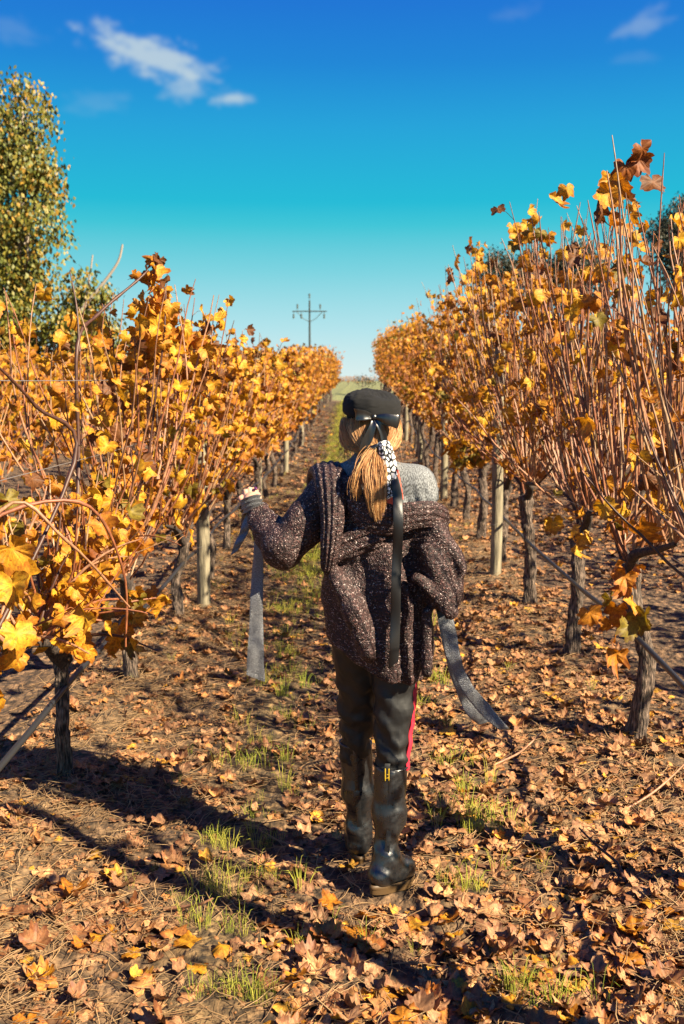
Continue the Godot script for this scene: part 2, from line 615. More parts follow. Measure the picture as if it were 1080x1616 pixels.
# side: -1 for the row left of the path, 1 for the right one. fine: canes and leaves are parts of their own
func vine(at: Vector3, side: int, sd: int, n_canes: int, n_leaves: int, tall: float, label: String, group: String, fine: bool) -> Node3D:
	var r := RandomNumberGenerator.new()
	r.seed = sd
	var t := thing("grapevine", label, "grapevine", at, group)
	var hy := r.randf_range(0.48, 0.64) if side < 0 else r.randf_range(0.68, 0.82)
	var head := Vector3(r.randf_range(-0.05, 0.06), hy, r.randf_range(-0.08, 0.08))
	var wood := trunk_geo(r, head, 14 if fine else 8, 7 if fine else 3)
	if fine:
		part("trunk", wood.mesh(), M.vine_bark, t)
	# old spurs and cordon arms along the row
	var arms := []
	for s in [-1.0, 1.0]:
		var g := Geo.new()
		var path := spline([head + Vector3(0, -0.04, 0), head + Vector3(r.randf_range(-0.03, 0.03), 0.07, 0.13 * s), head + Vector3(r.randf_range(-0.05, 0.05), 0.13, 0.34 * s), head + Vector3(r.randf_range(-0.04, 0.04), 0.17 + r.randf_range(-0.02, 0.05), 0.7 * s)], 5 if fine else 2)
		g.tube(path, ramp([0.036, 0.026, 0.017, 0.009], path.size()), 8 if fine else 5, Color.WHITE, 1.0, 0.2, r.randf() * 5.0)
		if fine:
			part("cordon", g.mesh(), M.old_bark, t)
		else:
			wood.add(g, Transform3D.IDENTITY, Color.WHITE)
		arms.append(path)
	if not fine:
		part("trunk", wood.mesh(), M.vine_bark, t)
	var whole := Geo.new()
	var tops: Array[PackedVector3Array] = []
	for i in n_canes:
		var arm: PackedVector3Array = arms[i % 2]
		var along := pow(r.randf(), 0.8) * (arm.size() - 1.01)
		var from := arm[int(along)].lerp(arm[int(along) + 1], along - int(along)) + Vector3(0, 0.006, 0)
		var reach: float = (from.z - head.z) * 1.3
		var dirn: Vector3
		var bend: Vector3
		var length := tall * r.randf_range(0.72, 1.06)
		if side > 0:
			dirn = Vector3(r.randf_range(-0.45, 0.6), 0.8, reach + r.randf_range(-0.45, 0.45))
			bend = Vector3(-dirn.x * 0.9 + r.randf_range(-0.42, 0.1), 0.9, -dirn.z * 0.9 + r.randf_range(-0.25, 0.25))
		else:
			dirn = Vector3(r.randf_range(-0.8, 0.8), 0.85, reach + r.randf_range(-0.6, 0.6))
			bend = Vector3(-dirn.x * 0.7 + r.randf_range(-0.4, 0.4), r.randf_range(0.3, 0.9), -dirn.z * 0.7 + r.randf_range(-0.4, 0.4))
		if side < 0 and fine and i % (4 if at.z > -5.0 else 9) == 1:
			dirn = Vector3(r.randf_range(-0.9, 1.0 if at.z > -5.0 else 0.3), 0.75, r.randf_range(-1.0, 1.0))
			bend = Vector3(r.randf_range(-0.2, 0.5), -1.1, r.randf_range(-0.4, 0.4))
			length *= 0.85
		if i % 9 == 4:
			dirn = Vector3(r.randf_range(-1, 1), 0.55, r.randf_range(-0.8, 0.8))
			length *= 0.6
		var segs := 12 if fine else 5
		var path := cane_path(r, from, dirn, length, segs, bend)
		var th := r.randf_range(0.0036, 0.0064)
		var rad := ramp([th * 1.15, th, th * 0.85, th * 0.4], path.size())
		tops.append(path)
		if fine:
			var g := Geo.new()
			for k in rad.size():
				if k % 2 == 1:
					rad[k] *= 1.28
			g.tube(path, rad, 5)
			# a lateral now and then
			part("cane", g.mesh(), [M.cane_tan, M.cane_red, M.cane_tan, M.cane_dark, M.cane_red, M.cane_pale][r.randi() % 6], t)
			if i % 3 == 0:
				var lt := Geo.new()
				var lp := cane_path(r, path[4 + i % 4], Vector3(r.randf_range(-1, 1), r.randf_range(0.2, 0.8), r.randf_range(-1, 1)), r.randf_range(0.2, 0.45), 5, Vector3(0, 0.3, 0))
				lt.tube(lp, ramp([0.0028, 0.0012], 6), 4)
				part("side_shoot", lt.mesh(), [M.cane_pale, M.cane_red][i % 2], t)
		else:
			whole.tube(path, rad, 4, [Color(0.42, 0.19, 0.085), Color(0.3, 0.1, 0.04), Color(0.2, 0.08, 0.04), Color(0.45, 0.25, 0.12)][r.randi() % 4], 1.0, 0.0, 0.0, false)
	var green := Geo.new()
	var stalks := Geo.new()
	for i in n_leaves:
		var path: PackedVector3Array = tops[r.randi() % tops.size()]
		var u := pow(r.randf(), 0.45 if side < 0 and fine and at.z < -5.0 else 0.6)
		if r.randf() < (0.3 if at.z > -4.3 and side < 0 else 0.1):
			u = r.randf_range(0.02, 0.4)
		var k := clampf(u * 0.98 + 0.02, 0.0, 0.999) * (path.size() - 1)
		var p := path[int(k)].lerp(path[int(k) + 1], k - int(k))
		var away := Vector3(r.randf_range(-1, 1), r.randf_range(-0.15, 0.5), r.randf_range(-1, 1)).normalized() * r.randf_range(0.03, 0.1)
		var size := r.randf_range(0.062, 0.128) if fine else r.randf_range(0.065, 0.115)
		var q := p + away
		var b := leaf_turn(r, size)
		var hi := u
		var pick := r.randf()
		if fine:
			var m := "leaf_gold"
			if pick < 0.42:
				m = "leaf_yellow"
			elif pick < 0.72:
				m = "leaf_gold"
			elif pick < 0.86:
				m = "leaf_amber"
			elif pick < 0.91:
				m = "leaf_brown"
			elif pick < 0.94:
				m = "leaf_rust"
			else:
				m = "leaf_olive"
			if hi > 0.9 and r.randf() < 0.2:
				m = "leaf_brown"
			var kind := r.randi() % 11
			part("leaf", leaf_mesh[kind] if m != "leaf_brown" else dry_mesh[kind % 6], M[m], t, Transform3D(b, q))
			stalks.tube(PackedVector3Array([p, p.lerp(q, 0.5) + Vector3(0, 0.012, 0), q]), PackedFloat32Array([0.0016, 0.0013, 0.0012]), 3, Color(0.4, 0.16, 0.05), 1.0, 0.0, 0.0, false)
		else:
			var col := Color(0.79, 0.42, 0.026)
			if pick < 0.4:
				col = Color(0.74, 0.34, 0.02)
			elif pick < 0.62:
				col = Color(0.58, 0.22, 0.016)
			elif pick < 0.67:
				col = Color(0.26, 0.09, 0.015)
			elif pick < 0.78:
				col = Color(0.28, 0.22, 0.02)
			green.add(small[i % 3], Transform3D(b, q), col * r.randf_range(0.85, 1.1))
	if fine:
		var more := Geo.new()
		for i in (int(n_leaves * 0.55) if side < 0 else int(n_leaves * 0.4)):
			var path: PackedVector3Array = tops[r.randi() % tops.size()]
			var k := r.randf_range(0.55 if side < 0 and at.z < -5.0 else 0.35, 0.999) * (path.size() - 1)
			var p := path[int(k)].lerp(path[int(k) + 1], k - int(k)) + Vector3(r.randfn(), r.randfn(), r.randfn()) * 0.04
			more.add(leaves[r.randi() % 11], Transform3D(leaf_turn(r, r.randf_range(0.05, 0.095)), p), [Color(0.79, 0.445, 0.026), Color(0.74, 0.36, 0.021), Color(0.68, 0.31, 0.018), Color(0.5, 0.21, 0.018)][r.randi() % 4])
		if more.v.size() > 0:
			part("small_leaves", more.mesh(), M.foliage, t, Transform3D.IDENTITY, true)
		if n_leaves > 0:
			part("leaf_stalks", stalks.mesh(), M.cane_mix, t, Transform3D.IDENTITY, true)
	else:
		part("canes", whole.mesh(), M.cane_mix, t, Transform3D.IDENTITY, true)
		part("leaves", green.mesh(), M.foliage, t, Transform3D.IDENTITY, true)
	return t


func cluster(t: Node3D, spots: Array, sd: int) -> void:
	var r := RandomNumberGenerator.new()
	r.seed = sd
	for q in spots:
		var m: Vector3 = q[0]
		for i in int(q[1]):
			var kinds: Array = q[3]
			var tone: String = kinds[r.randi() % kinds.size()]
			var p := m + Vector3(r.randfn(), r.randfn(), r.randfn()) * 0.055 - t.position
			part("leaf", (dry_mesh[r.randi() % 6] if tone == "leaf_brown" else leaf_mesh[r.randi() % 11]), M[tone], t, Transform3D(leaf_turn(r, q[2] * r.randf_range(0.8, 1.15), 0.8), p))


func long_cane(t: Node3D, spots: Array, rad: float, m: Material) -> void:
	var g := Geo.new()
	var p := []
	for q: Vector3 in spots:
		p.append(q - t.position)
	var path := spline(p, 6)
	var rr := ramp([rad, rad * 0.9, rad * 0.5], path.size())
	for i in range(0, rr.size(), 3):
		rr[i] *= 1.3
	g.tube(path, rr, 6)
	part("cane", g.mesh(), m, t)


func again(src: Node3D, label: String, group: String, at: Vector3, turn: float, grow: Vector3) -> Node3D:
	var c := src.duplicate()
	c.name = numbered("grapevine")
	add_child(c)
	c.position = at
	c.rotation.y = turn
	c.scale = grow
	tag(c, label, "grapevine", group)
	return c


const NTH := ["first", "second", "third", "fourth", "fifth", "sixth", "seventh", "eighth", "ninth", "tenth", "eleventh"]


func build_rows() -> void:
	# the two rows that line the path, near vines one by one
	var lz := [-2.62, -4.05, -5.48, -6.9, -8.3, -9.72, -11.15, -12.55]
	var left_leaves := [120, 220, 200, 295, 290, 280, 270, 270]
	var left_tall := [0.55, 0.7, 1.6, 1.48, 1.44, 1.44, 1.46, 1.48]
	for i in lz.size():
		var words := "%s grapevine left of the path" % NTH[i]
		words = [words + ", its bare canes reaching in at the photo edge", words + ", pale stripped trunk beside the hose and yellow leaves", words + ", tallest there, topped by a clump of leaves", words + ", dark bent trunk in front of the pale post"][i] if i < 4 else words + ", counted from the camera"
		var t := vine(Vector3(-1.25 + 0.02 * sin(i * 2.1), height(-1.25, lz[i]), lz[i]), -1, 300 + i, [46, 64, 60, 52, 46, 40, 36, 34][i], left_leaves[i], left_tall[i], words, "grapevines of the row left of the woman", true)
		if i == 0:
			long_cane(t, [Vector3(-1.5, 0.62, -2.9), Vector3(-1.26, 1.2, -3.15), Vector3(-0.94, 1.31, -3.35), Vector3(-0.83, 1.05, -3.5), Vector3(-0.84, 0.75, -3.55)], 0.0068, M.cane_red)
			long_cane(t, [Vector3(-1.4, 0.7, -2.9), Vector3(-1.12, 1.31, -3.1), Vector3(-0.94, 1.2, -3.2), Vector3(-0.81, 0.91, -3.5)], 0.006, M.cane_tan)
			long_cane(t, [Vector3(-1.3, 0.6, -3.0), Vector3(-1.02, 1.42, -3.6), Vector3(-1.12, 1.63, -3.5), Vector3(-1.19, 1.78, -3.3)], 0.0075, M.cane_dark)
			cluster(t, [[Vector3(-1.02, 1.24, -2.8), 3, 0.12, ["leaf_yellow", "leaf_gold"]], [Vector3(-1.0, 1.14, -2.8), 4, 0.125, ["leaf_yellow"]], [Vector3(-1.02, 0.99, -2.8), 3, 0.12, ["leaf_yellow", "leaf_gold"]]], 31)
		elif i == 1:
			cluster(t, [[Vector3(-1.14, 0.78, -3.85), 6, 0.11, ["leaf_yellow", "leaf_gold"]], [Vector3(-0.95, 0.72, -4.0), 6, 0.1, ["leaf_yellow", "leaf_gold"]]], 32)
			long_cane(t, [Vector3(-1.24, 0.6, -4.2), Vector3(-1.27, 1.3, -4.55), Vector3(-1.27, 1.87, -4.6), Vector3(-1.22, 2.03, -4.8), Vector3(-1.08, 2.2, -5.0), Vector3(-1.03, 2.26, -5.05)], 0.009, M.cane_dark)
			long_cane(t, [Vector3(-1.26, 1.85, -4.6), Vector3(-1.28, 2.05, -4.65), Vector3(-1.32, 2.22, -4.7)], 0.005, M.cane_dark)
		elif i == 2:
			cluster(t, [[Vector3(-1.11, 2.3, -5.5), 7, 0.1, ["leaf_gold", "leaf_brown", "leaf_amber", "leaf_amber"]], [Vector3(-1.1, 2.2, -5.5), 16, 0.1, ["leaf_gold", "leaf_amber", "leaf_yellow", "leaf_gold"]], [Vector3(-1.07, 2.08, -5.6), 20, 0.11, ["leaf_gold", "leaf_yellow", "leaf_amber"]], [Vector3(-1.12, 2.0, -5.4), 18, 0.11, ["leaf_yellow", "leaf_gold"]], [Vector3(-1.02, 1.95, -5.8), 18, 0.11, ["leaf_yellow", "leaf_gold", "leaf_amber"]], [Vector3(-1.08, 1.85, -5.5), 20, 0.11, ["leaf_yellow", "leaf_gold"]]], 33)
	var rz := [-1.62, -3.08, -4.53, -5.97, -7.42, -8.98, -10.4, -11.8, -13.2]
	var right_leaves := [4, 28, 110, 160, 190, 250, 270, 270, 270]
	for i in rz.size():
		var words := "%s grapevine right of the path" % NTH[i]
		words = [words + ", just outside the photo", words + ", its tall canes crossing the photo edge", words + ", thick leaning trunk, yellow leaves hanging from its head", words + ", slim grey trunk with bare upright canes", words + ", twisted dark trunk right of the pale post"][i] if i < 5 else words + ", counted from the camera"
		var t := vine(Vector3(1.33, height(1.33, rz[i]), rz[i]), 1, 400 + i, [8, 46, 80, 76, 66, 54, 46, 40, 36][i], right_leaves[i], [1.3, 1.42, 1.64, 1.8, 1.9, 1.92, 1.95, 1.95, 1.95][i], words, "grapevines of the row right of the woman", true)
		if i == 2:
			cluster(t, [[Vector3(1.15, 0.87, -4.25), 4, 0.12, ["leaf_yellow", "leaf_amber"]], [Vector3(1.22, 0.72, -4.25), 5, 0.13, ["leaf_olive", "leaf_olive", "leaf_gold"]], [Vector3(1.14, 0.66, -4.25), 5, 0.12, ["leaf_amber", "leaf_gold"]], [Vector3(1.15, 2.62, -4.4), 6, 0.12, ["leaf_brown", "leaf_rust"]], [Vector3(1.05, 2.5, -4.4), 6, 0.12, ["leaf_gold", "leaf_amber", "leaf_brown"]]], 41)
		elif i == 3:
			cluster(t, [[Vector3(1.14, 0.95, -5.0), 5, 0.11, ["leaf_yellow", "leaf_gold"]], [Vector3(1.1, 2.73, -5.6), 2, 0.12, ["leaf_gold"]], [Vector3(1.0, 2.6, -5.9), 5, 0.11, ["leaf_gold", "leaf_olive"]]], 42)
		elif i == 5:
			cluster(t, [[Vector3(0.9, 1.08, -8.0), 16, 0.11, ["leaf_gold", "leaf_yellow", "leaf_olive"]], [Vector3(0.82, 1.15, -8.2), 12, 0.11, ["leaf_gold", "leaf_yellow"]]], 43)
	# the rest of those rows and the rows behind them
	var protoL: Array[Node3D] = []
	var protoR: Array[Node3D] = []
	for i in 5:
		var zl := -14.0 - 1.42 * i
		protoL.append(vine(Vector3(-1.25, height(-1.25, zl), zl), -1, 500 + i, 26, 430, 1.55, "golden grapevine farther up the row left of the path, towards the pole", "far grapevines of the row left of the woman", false))
		var zr := -14.65 - 1.44 * i
		protoR.append(vine(Vector3(1.3, height(1.3, zr), zr), 1, 600 + i, 26, 440, 1.95, "golden grapevine farther up the tall row right of the path", "far grapevines of the row right of the woman", false))
	var r := RandomNumberGenerator.new()
	r.seed = 77
	var z := -21.1
	while z > -54.0:
		again(protoL[r.randi() % 5], "golden grapevine farther up the row left of the path, towards the pole", "far grapevines of the row left of the woman", Vector3(-1.25 + r.randf_range(-0.05, 0.05), height(-1.25, z), z), PI * (r.randi() % 2), Vector3(1, r.randf_range(0.95, 1.08), 1))
		z -= 1.42
	z = -21.85
	while z > -48.0:
		again(protoR[r.randi() % 5], "golden grapevine farther up the tall row right of the path", "far grapevines of the row right of the woman", Vector3(1.3 + r.randf_range(-0.05, 0.05), height(1.3, z), z), 0.0, Vector3(1, r.randf_range(0.95, 1.06), 1))
		z -= 1.44
	for row in [[-3.85, -5.0, -52.0, 0], [-6.4, -8.0, -50.0, 0], [-8.95, -12.0, -48.0, 0], [3.9, -3.5, -48.0, 1], [6.45, -6.0, -46.0, 1]]:
		z = row[1]
		var kth: String = ["second", "third", "fourth"][int(absf(row[0]) / 2.56 + 0.5) - 2]
		var where := "left" if row[0] < 0.0 else "right"
		while z > row[2]:
			var src: Node3D = protoL[r.randi() % 5] if row[3] == 0 or r.randf() < 0.5 else protoR[r.randi() % 5]
			again(src, "golden grapevine in the %s row %s of the path, behind nearer rows" % [kth, where], "grapevines of the %s row %s of the path" % [kth, where], Vector3(row[0] + r.randf_range(-0.06, 0.06), height(row[0], z), z), PI * (r.randi() % 2), Vector3(1, r.randf_range(0.92, 1.05), 1))
			z -= 1.45
	# the vines across the far end of the path
	for i in 9:
		var x := -14.0 + 2.1 * i
		again(protoL[i % 5], "tiny golden grapevine in the row across the far end of the grass", "grapevines across the far end of the path", Vector3(x, height(x, -205.0), -205.0), PI * 0.5, Vector3(1.0, 0.95, 1.5))


func build_trellis() -> void:
	# posts
	var spots := [[-1.13, -7.3, 1.95], [-1.24, -12.7, 1.95], [-1.24, -17.9, 1.95], [-1.24, -23.1, 1.95], [1.22, -8.5, 1.98], [1.24, -13.8, 1.98], [1.25, -19.1, 1.98], [1.25, -24.3, 1.98], [1.36, -1.9, 2.4]]
	var said := ["pale round timber post in the vine row left of the woman, nearest there", "pale timber post behind the outstretched hand of the woman", "slim pale post third up the row left of the woman", "far pale post fourth up the row left of the woman",
		"pale greenish timber post beside the twisted vine right of the woman", "second pale timber post up the row right of the woman", "third pale post up the row right of the woman", "far fourth post up the row right of the woman", "timber post beside the camera in the row on the right, out of frame"]
	for i in spots.size():
		var q: Array = spots[i]
		var t := thing("trellis_post", said[i], "post", Vector3(q[0], height(q[0], q[1]), q[1]), "timber trellis posts")
		var g := Geo.new()
		var path := spline([Vector3(0, -0.1, 0), Vector3(0.006, 0.6, 0.004), Vector3(-0.004, 1.3, 0), Vector3(0, q[2], 0)], 6)
		g.tube(path, ramp([0.05, 0.048, 0.046, 0.044], path.size()), 16, Color.WHITE, 1.0, 0.03, i)
		part("shaft", g.mesh(), M.post_wood, t)
		for y in [0.45, 1.0]:
			var st := Geo.new()
			var ring: Array = []
			for k in 13:
				ring.append(Vector3(cos(TAU * k / 12) * 0.051, y + 0.01 * sin(k), sin(TAU * k / 12) * 0.051))
			st.tube(spline(ring, 1), ramp([0.0022, 0.0022], 13), 4)
			part("wire_tie", st.mesh(), M.wire, t)
	# drip hoses and wires, one run per row
	for s in [-1.0, 1.0]:
		var x: float = -1.21 if s < 0.0 else 1.3
		var words := "left of the woman" if s < 0.0 else "right of the woman"
		var pts := []
		var r := RandomNumberGenerator.new()
		r.seed = 40 + int(s)
		var z := -0.6
		while z > -46.0:
			pts.append(Vector3(x + r.randf_range(-0.015, 0.015), (0.44 if s < 0.0 else 0.53) + height(x, z) - 0.05 + r.randf_range(-0.015, 0.015), z))
			z -= 0.72
		var path := spline(pts, 3)
		var g := Geo.new()
		g.tube(path, ramp([0.0125, 0.0125], path.size()), 8)
		tag(part("drip_hose", g.mesh(), M.hose, self), "black drip irrigation hose strung along the trunks of the row " + words, "hose", "drip hoses")
		for y in [0.93, 1.32, 1.66]:
			pts = []
			z = -0.6
			while z > -46.0:
				pts.append(Vector3(x + r.randf_range(-0.03, 0.03), y + height(x, z) + r.randf_range(-0.012, 0.012), z))
				z -= 1.45
			path = spline(pts, 2)
			g = Geo.new()
			g.tube(path, ramp([0.0018, 0.0018], path.size()), 4)
			var o := part("trellis_wire", g.mesh(), M.wire, self)
			o.name = numbered("trellis_wire")
			tag(o, "%s thin trellis wire in the row %s" % ["lowest" if y < 1.0 else "middle" if y < 1.5 else "topmost", words], "wire", "trellis wires")


# ---------------------------------------------------------------- ground
func build_ground() -> void:
	var xs := PackedFloat32Array()
	var zs := PackedFloat32Array()
	var x := 0.0
	var st := 0.034
	while x < 900.0:
		xs.append(x)
		if x > 1.9:
			st *= 1.13
		x += st
	var full := PackedFloat32Array()
	for i in range(xs.size() - 1, 0, -1):
		full.append(-xs[i])
	full.append_array(xs)
	zs.append_array(PackedFloat32Array([60.0, 25.0, 10.0, 4.0, 1.5, 0.3, -0.5, -1.0, -1.4, -1.7, -1.9]))
	var z := -2.0
	st = 0.032
	while z > -1200.0:
		zs.append(z)
		if z < -6.0:
			st *= 1.035
		z -= st
	var g := Geo.new()
	var w := full.size()
	for j in zs.size():
		for i in w:
			var p := Vector3(full[i], 0, zs[j])
			p.y = ground_height(p.x, p.z)
			g.v.append(p)
			var a := absf(p.x)
			var patch := 0.5 + 0.5 * broad.get_noise_2d(p.x * 9.0, p.z * 9.0)
			var col := Color(0.24, 0.135, 0.068).lerp(Color(0.37, 0.22, 0.112), patch)
			# straw on the banks under the vines
			col = col.lerp(Color(0.42, 0.28, 0.14), 0.55 * exp(-pow((a - 1.2) / 0.3, 2.0)))
			# worn grass strips up the path
			var strip := maxf(exp(-pow((p.x + 0.42) / 0.2, 2.0)), 0.7 * exp(-pow((p.x - 0.42) / 0.16, 2.0)))
			col = col.lerp(Color(0.4, 0.38, 0.06), strip * lerpf(0.15, 0.9, smoothstep01(6.0, 24.0, -p.z)) * (0.4 + 0.6 * patch) if a < 1.2 else 0.0)
			# headland of grass beyond the rows
			var far := smoothstep01(52.0, 56.0, -p.z)
			col = col.lerp(Color(0.6, 0.56, 0.26).lerp(Color(0.4, 0.46, 0.12), patch), far)
			g.c.append(col)
	for j in zs.size() - 1:
		for i in w - 1:
			var a := j * w + i
			g.idx.append_array(PackedInt32Array([a, a + w, a + 1, a + 1, a + w, a + w + 1]))
	g.smooth()
	for i in mini(g.n.size(), 1):
		if g.n[i].y < 0.0:
			push_error("ground is upside down")
	var o := part("ground", g.mesh(), M.soil, self)
	o.set_meta("kind", "structure")
	o.set_meta("label", "brown soil of the vineyard path strewn with fallen leaves")
	build_litter(o)


func litter_tone(r: RandomNumberGenerator) -> Color:
	var k := r.randf()
	var c := Color(0.41, 0.225, 0.115)
	if k < 0.3:
		c = Color(0.4, 0.205, 0.09)
	elif k < 0.5:
		c = Color(0.24, 0.12, 0.055)
	elif k < 0.66:
		c = Color(0.45, 0.21, 0.065)
	elif k < 0.76:
		c = Color(0.54, 0.3, 0.135)
	elif k < 0.82:
		c = Color(0.6, 0.32, 0.03)
	return c * r.randf_range(0.75, 1.35)


func build_litter(floor_node: Node3D) -> void:
	var r := RandomNumberGenerator.new()
	r.seed = 2024
	var where := []
	for k in 6:
		where.append([])
	var cols := []
	for k in 6:
		cols.append(PackedColorArray())
	var mats := [M.dry_tan, M.dry_brown, M.dry_orange, M.dry_tan, M.dry_brown, M.leaf_gold, M.leaf_amber]
	var singles := 0
	var tries := 0
	while tries < 62000:
		tries += 1
		var u := float(tries) / 62000.0
		var z := -1.7 - 34.0 * pow(u, 2.1)
		var x := r.randf_range(-1.0, 1.0) * (1.7 if u < 0.45 else 4.2)
		var dens := 0.5 + 0.75 * broad.get_noise_2d(x * 7.0 + 9.0, z * 7.0)
		if x > 0.15:
			dens += 0.3
		if x < -0.3 and z > -6.0:
			dens -= 0.14
		if absf(x + 0.4) < 0.15:
			dens -= 0.15
		if r.randf() > dens:
			continue
		if Vector2(x - 0.1, z + 3.22).length() < 0.15 or Vector2(x - 0.01, z + 3.48).length() < 0.13:
			continue
		var size := lerpf(0.018, 0.095, pow(r.randf(), 1.7)) * (1.0 if u < 0.5 else 1.25)
		var b := Basis.from_euler(Vector3(-PI / 2 + r.randfn(0.0, 0.2), 0, r.randfn(0.0, 0.2)))
		if r.randf() < 0.4:
			b = Basis(Vector3.RIGHT, PI) * b
		b = Basis(Vector3.UP, r.randf() * TAU) * b * size
		var p := Vector3(x, ground_height(x, z) + size * r.randf_range(0.05, 0.2), z)
		var k := r.randi() % 6
		if singles < 300 and z < -2.2 and size > 0.06 and r.randf() < 0.5 and absf(x) < 0.35 - z * 0.35:
			singles += 1
			part("fallen_leaf", dry_mesh[k], mats[r.randi() % 7], floor_node, Transform3D(b * 1.12, p))
			continue
		where[k].append(Transform3D(b, p))
		cols[k].append(litter_tone(r))
	for k in 6:
		many("leaf_litter", dry_mesh[k], M.litter, floor_node, where[k], cols[k])
	# straw, bark shreds and small twigs
	var g := Geo.new()
	g.tube(PackedVector3Array([Vector3(-0.5, 0, 0), Vector3(-0.15, 0.03, 0.05), Vector3(0.2, 0.05, -0.03), Vector3(0.5, 0, 0.04)]), PackedFloat32Array([0.012, 0.016, 0.015, 0.008]), 3, Color.WHITE, 1.0, 0.0, 0.0, false)
	var straws := []
	var sc := PackedColorArray()
	for i in 38000:
		var u := r.randf()
		var z := -1.7 - 17.0 * pow(u, 1.7)
		var x := r.randf_range(-1.5, 1.5)
		if r.randf() < 0.38:
			x = (1.0 if r.randf() < 0.42 else -1.0) * (1.16 + r.randfn(0.0, 0.24))
		elif broad.get_noise_2d(x * 6.0, z * 6.0 + 50.0) < -0.2:
			continue
		var ln := r.randf_range(0.04, 0.16)
		var b := Basis(Vector3.UP, r.randf() * TAU) * Basis(Vector3.FORWARD, r.randfn(0.0, 0.22)) * Basis.from_scale(Vector3(ln, ln, ln) * Vector3(1, 0.8, 0.8))
		straws.append(Transform3D(b, Vector3(x, ground_height(x, z) + r.randf_range(0.003, 0.02), z)))
		var tone := Color(0.5, 0.32, 0.15).lerp(Color(0.24, 0.13, 0.06), r.randf())
		sc.append(tone)
	many("straw", g.mesh(), M.blade, floor_node, straws, sc)
	# clods of soil
	var cg := Geo.new()
	var f := Field.new(Vector3(-0.8, -0.8, -0.8), Vector3(0.8, 0.8, 0.8), 0.2)
	f.ell(Vector3.ZERO, Vector3(0.5, 0.36, 0.44), 0.1)
	f.ell(Vector3(0.2, 0.15, 0.1), Vector3(0.3, 0.25, 0.3), 0.1)
	f.build(cg)
	for i in cg.v.size():
		cg.v[i] *= 1.0 + 0.22 * clod.get_noise_3dv(cg.v[i] * 14.0)
	cg.smooth()
	var clods := []
	var cc := PackedColorArray()
	for i in 5200:
		var z := -1.7 - 9.0 * pow(r.randf(), 1.6)
		var x := r.randf_range(-1.6, 1.6)
		if broad.get_noise_2d(x * 5.0 + 20.0, z * 5.0) < -0.15:
			continue
		var sz := 0.008 + 0.03 * pow(r.randf(), 3.0)
		clods.append(Transform3D(Basis.from_euler(Vector3(r.randf() * 6, r.randf() * 6, 0)) * sz, Vector3(x, ground_height(x, z) + sz * 0.15, z)))
		cc.append(Color(0.24, 0.14, 0.075) * r.randf_range(0.6, 1.3))
	many("soil_clods", cg.mesh(), M.litter, floor_node, clods, cc)
	# green grass: thin blades in tufts, along two worn strips
	var tuft := Geo.new()
	for i in 7:
		var a := TAU * i / 7.0 + r.randf()
		var lean := r.randf_range(0.15, 0.6)
		var hh := r.randf_range(0.5, 1.0)
		var foot := Vector3(cos(a), 0, sin(a)) * r.randf_range(0.05, 0.42)
		var out := Vector3(cos(a), 0, sin(a))
		var path := PackedVector3Array([foot, foot + Vector3(0, hh * 0.5, 0) + out * lean * 0.2, foot + Vector3(0, hh * 0.85, 0) + out * lean * 0.55, foot + Vector3(0, hh * (1.0 - lean * 0.25), 0) + out * lean])
		tuft.tube(path, PackedFloat32Array([0.016, 0.019, 0.013, 0.002]), 3, Color.WHITE, 0.35, 0.0, 0.0, false)
	var tufts := []
	var tc := PackedColorArray()
	for i in 14000:
		var z := -2.0 - 50.0 * pow(r.randf(), 1.5)
		var line := r.randf()
		var x := -0.42 + r.randfn(0.0, 0.13)
		if line < 0.38:
			x = 0.42 + r.randfn(0.0, 0.07)
		elif line < 0.55:
			x = r.randf_range(-0.8, 0.7)
		elif line < 0.6:
			x = r.randf_range(-1.5, 1.5)
		if broad.get_noise_2d(x * 4.0, z * 11.0 + 7.0) < lerpf(0.27, -0.4, smoothstep01(4.0, 13.0, -z)):
			continue
		var sz := r.randf_range(0.035, 0.15) * (0.7 if r.randf() < 0.5 else 1.1)
		tufts.append(Transform3D(Basis(Vector3.UP, r.randf() * TAU).scaled(Vector3(sz, sz, sz) * Vector3(0.62, 1.0, 0.62)), Vector3(x, ground_height(x, z), z)))
		tc.append(Color(0.3, 0.36, 0.035).lerp(Color(0.55, 0.48, 0.08), r.randf()))
	var o := many("grass", tuft.mesh(), M.blade, self, tufts, tc)
	tag(o, "thin yellow green grass tufts in two worn strips up the path", "grass")
	# prunings lying about
	var sticks := [[0.92, -3.2, 0.24, 1.9, "dark crooked twig standing up from the leaves right of the boots"], [1.02, -3.75, 0.5, 0.6, "pale stick lying in straw before the thick right-hand trunk"], [0.62, -4.25, 0.3, 0.5, "thin pruned cane lying on leaves beside the sash end"], [-0.62, -3.05, 0.22, -0.4, "short orange twig lying between the long shadows on the left"]]
	for q in sticks:
		var sg := Geo.new()
		var d := Vector3(cos(q[3]), 0.12, -sin(q[3]))
		var base := Vector3(q[0], ground_height(q[0], q[1]) + 0.014, q[1])
		var path := spline([Vector3.ZERO, d * q[2] * 0.35 + Vector3(0.02, 0.02, 0), d * q[2] * 0.7 + Vector3(-0.01, 0.045, 0.02), d * q[2] + Vector3(-0.03, 0.06, 0)], 4)
		sg.tube(path, ramp([0.0065, 0.005, 0.003], path.size()), 6, Color.WHITE, 1.0, 0.15, q[0])
		var s := part("twig", sg.mesh(), M.cane_dark if q[3] > 1.0 else M.cane_tan, self, Transform3D(Basis.IDENTITY, base))
		s.name = numbered("twig")
		tag(s, q[4], "twig", "twigs on the ground")


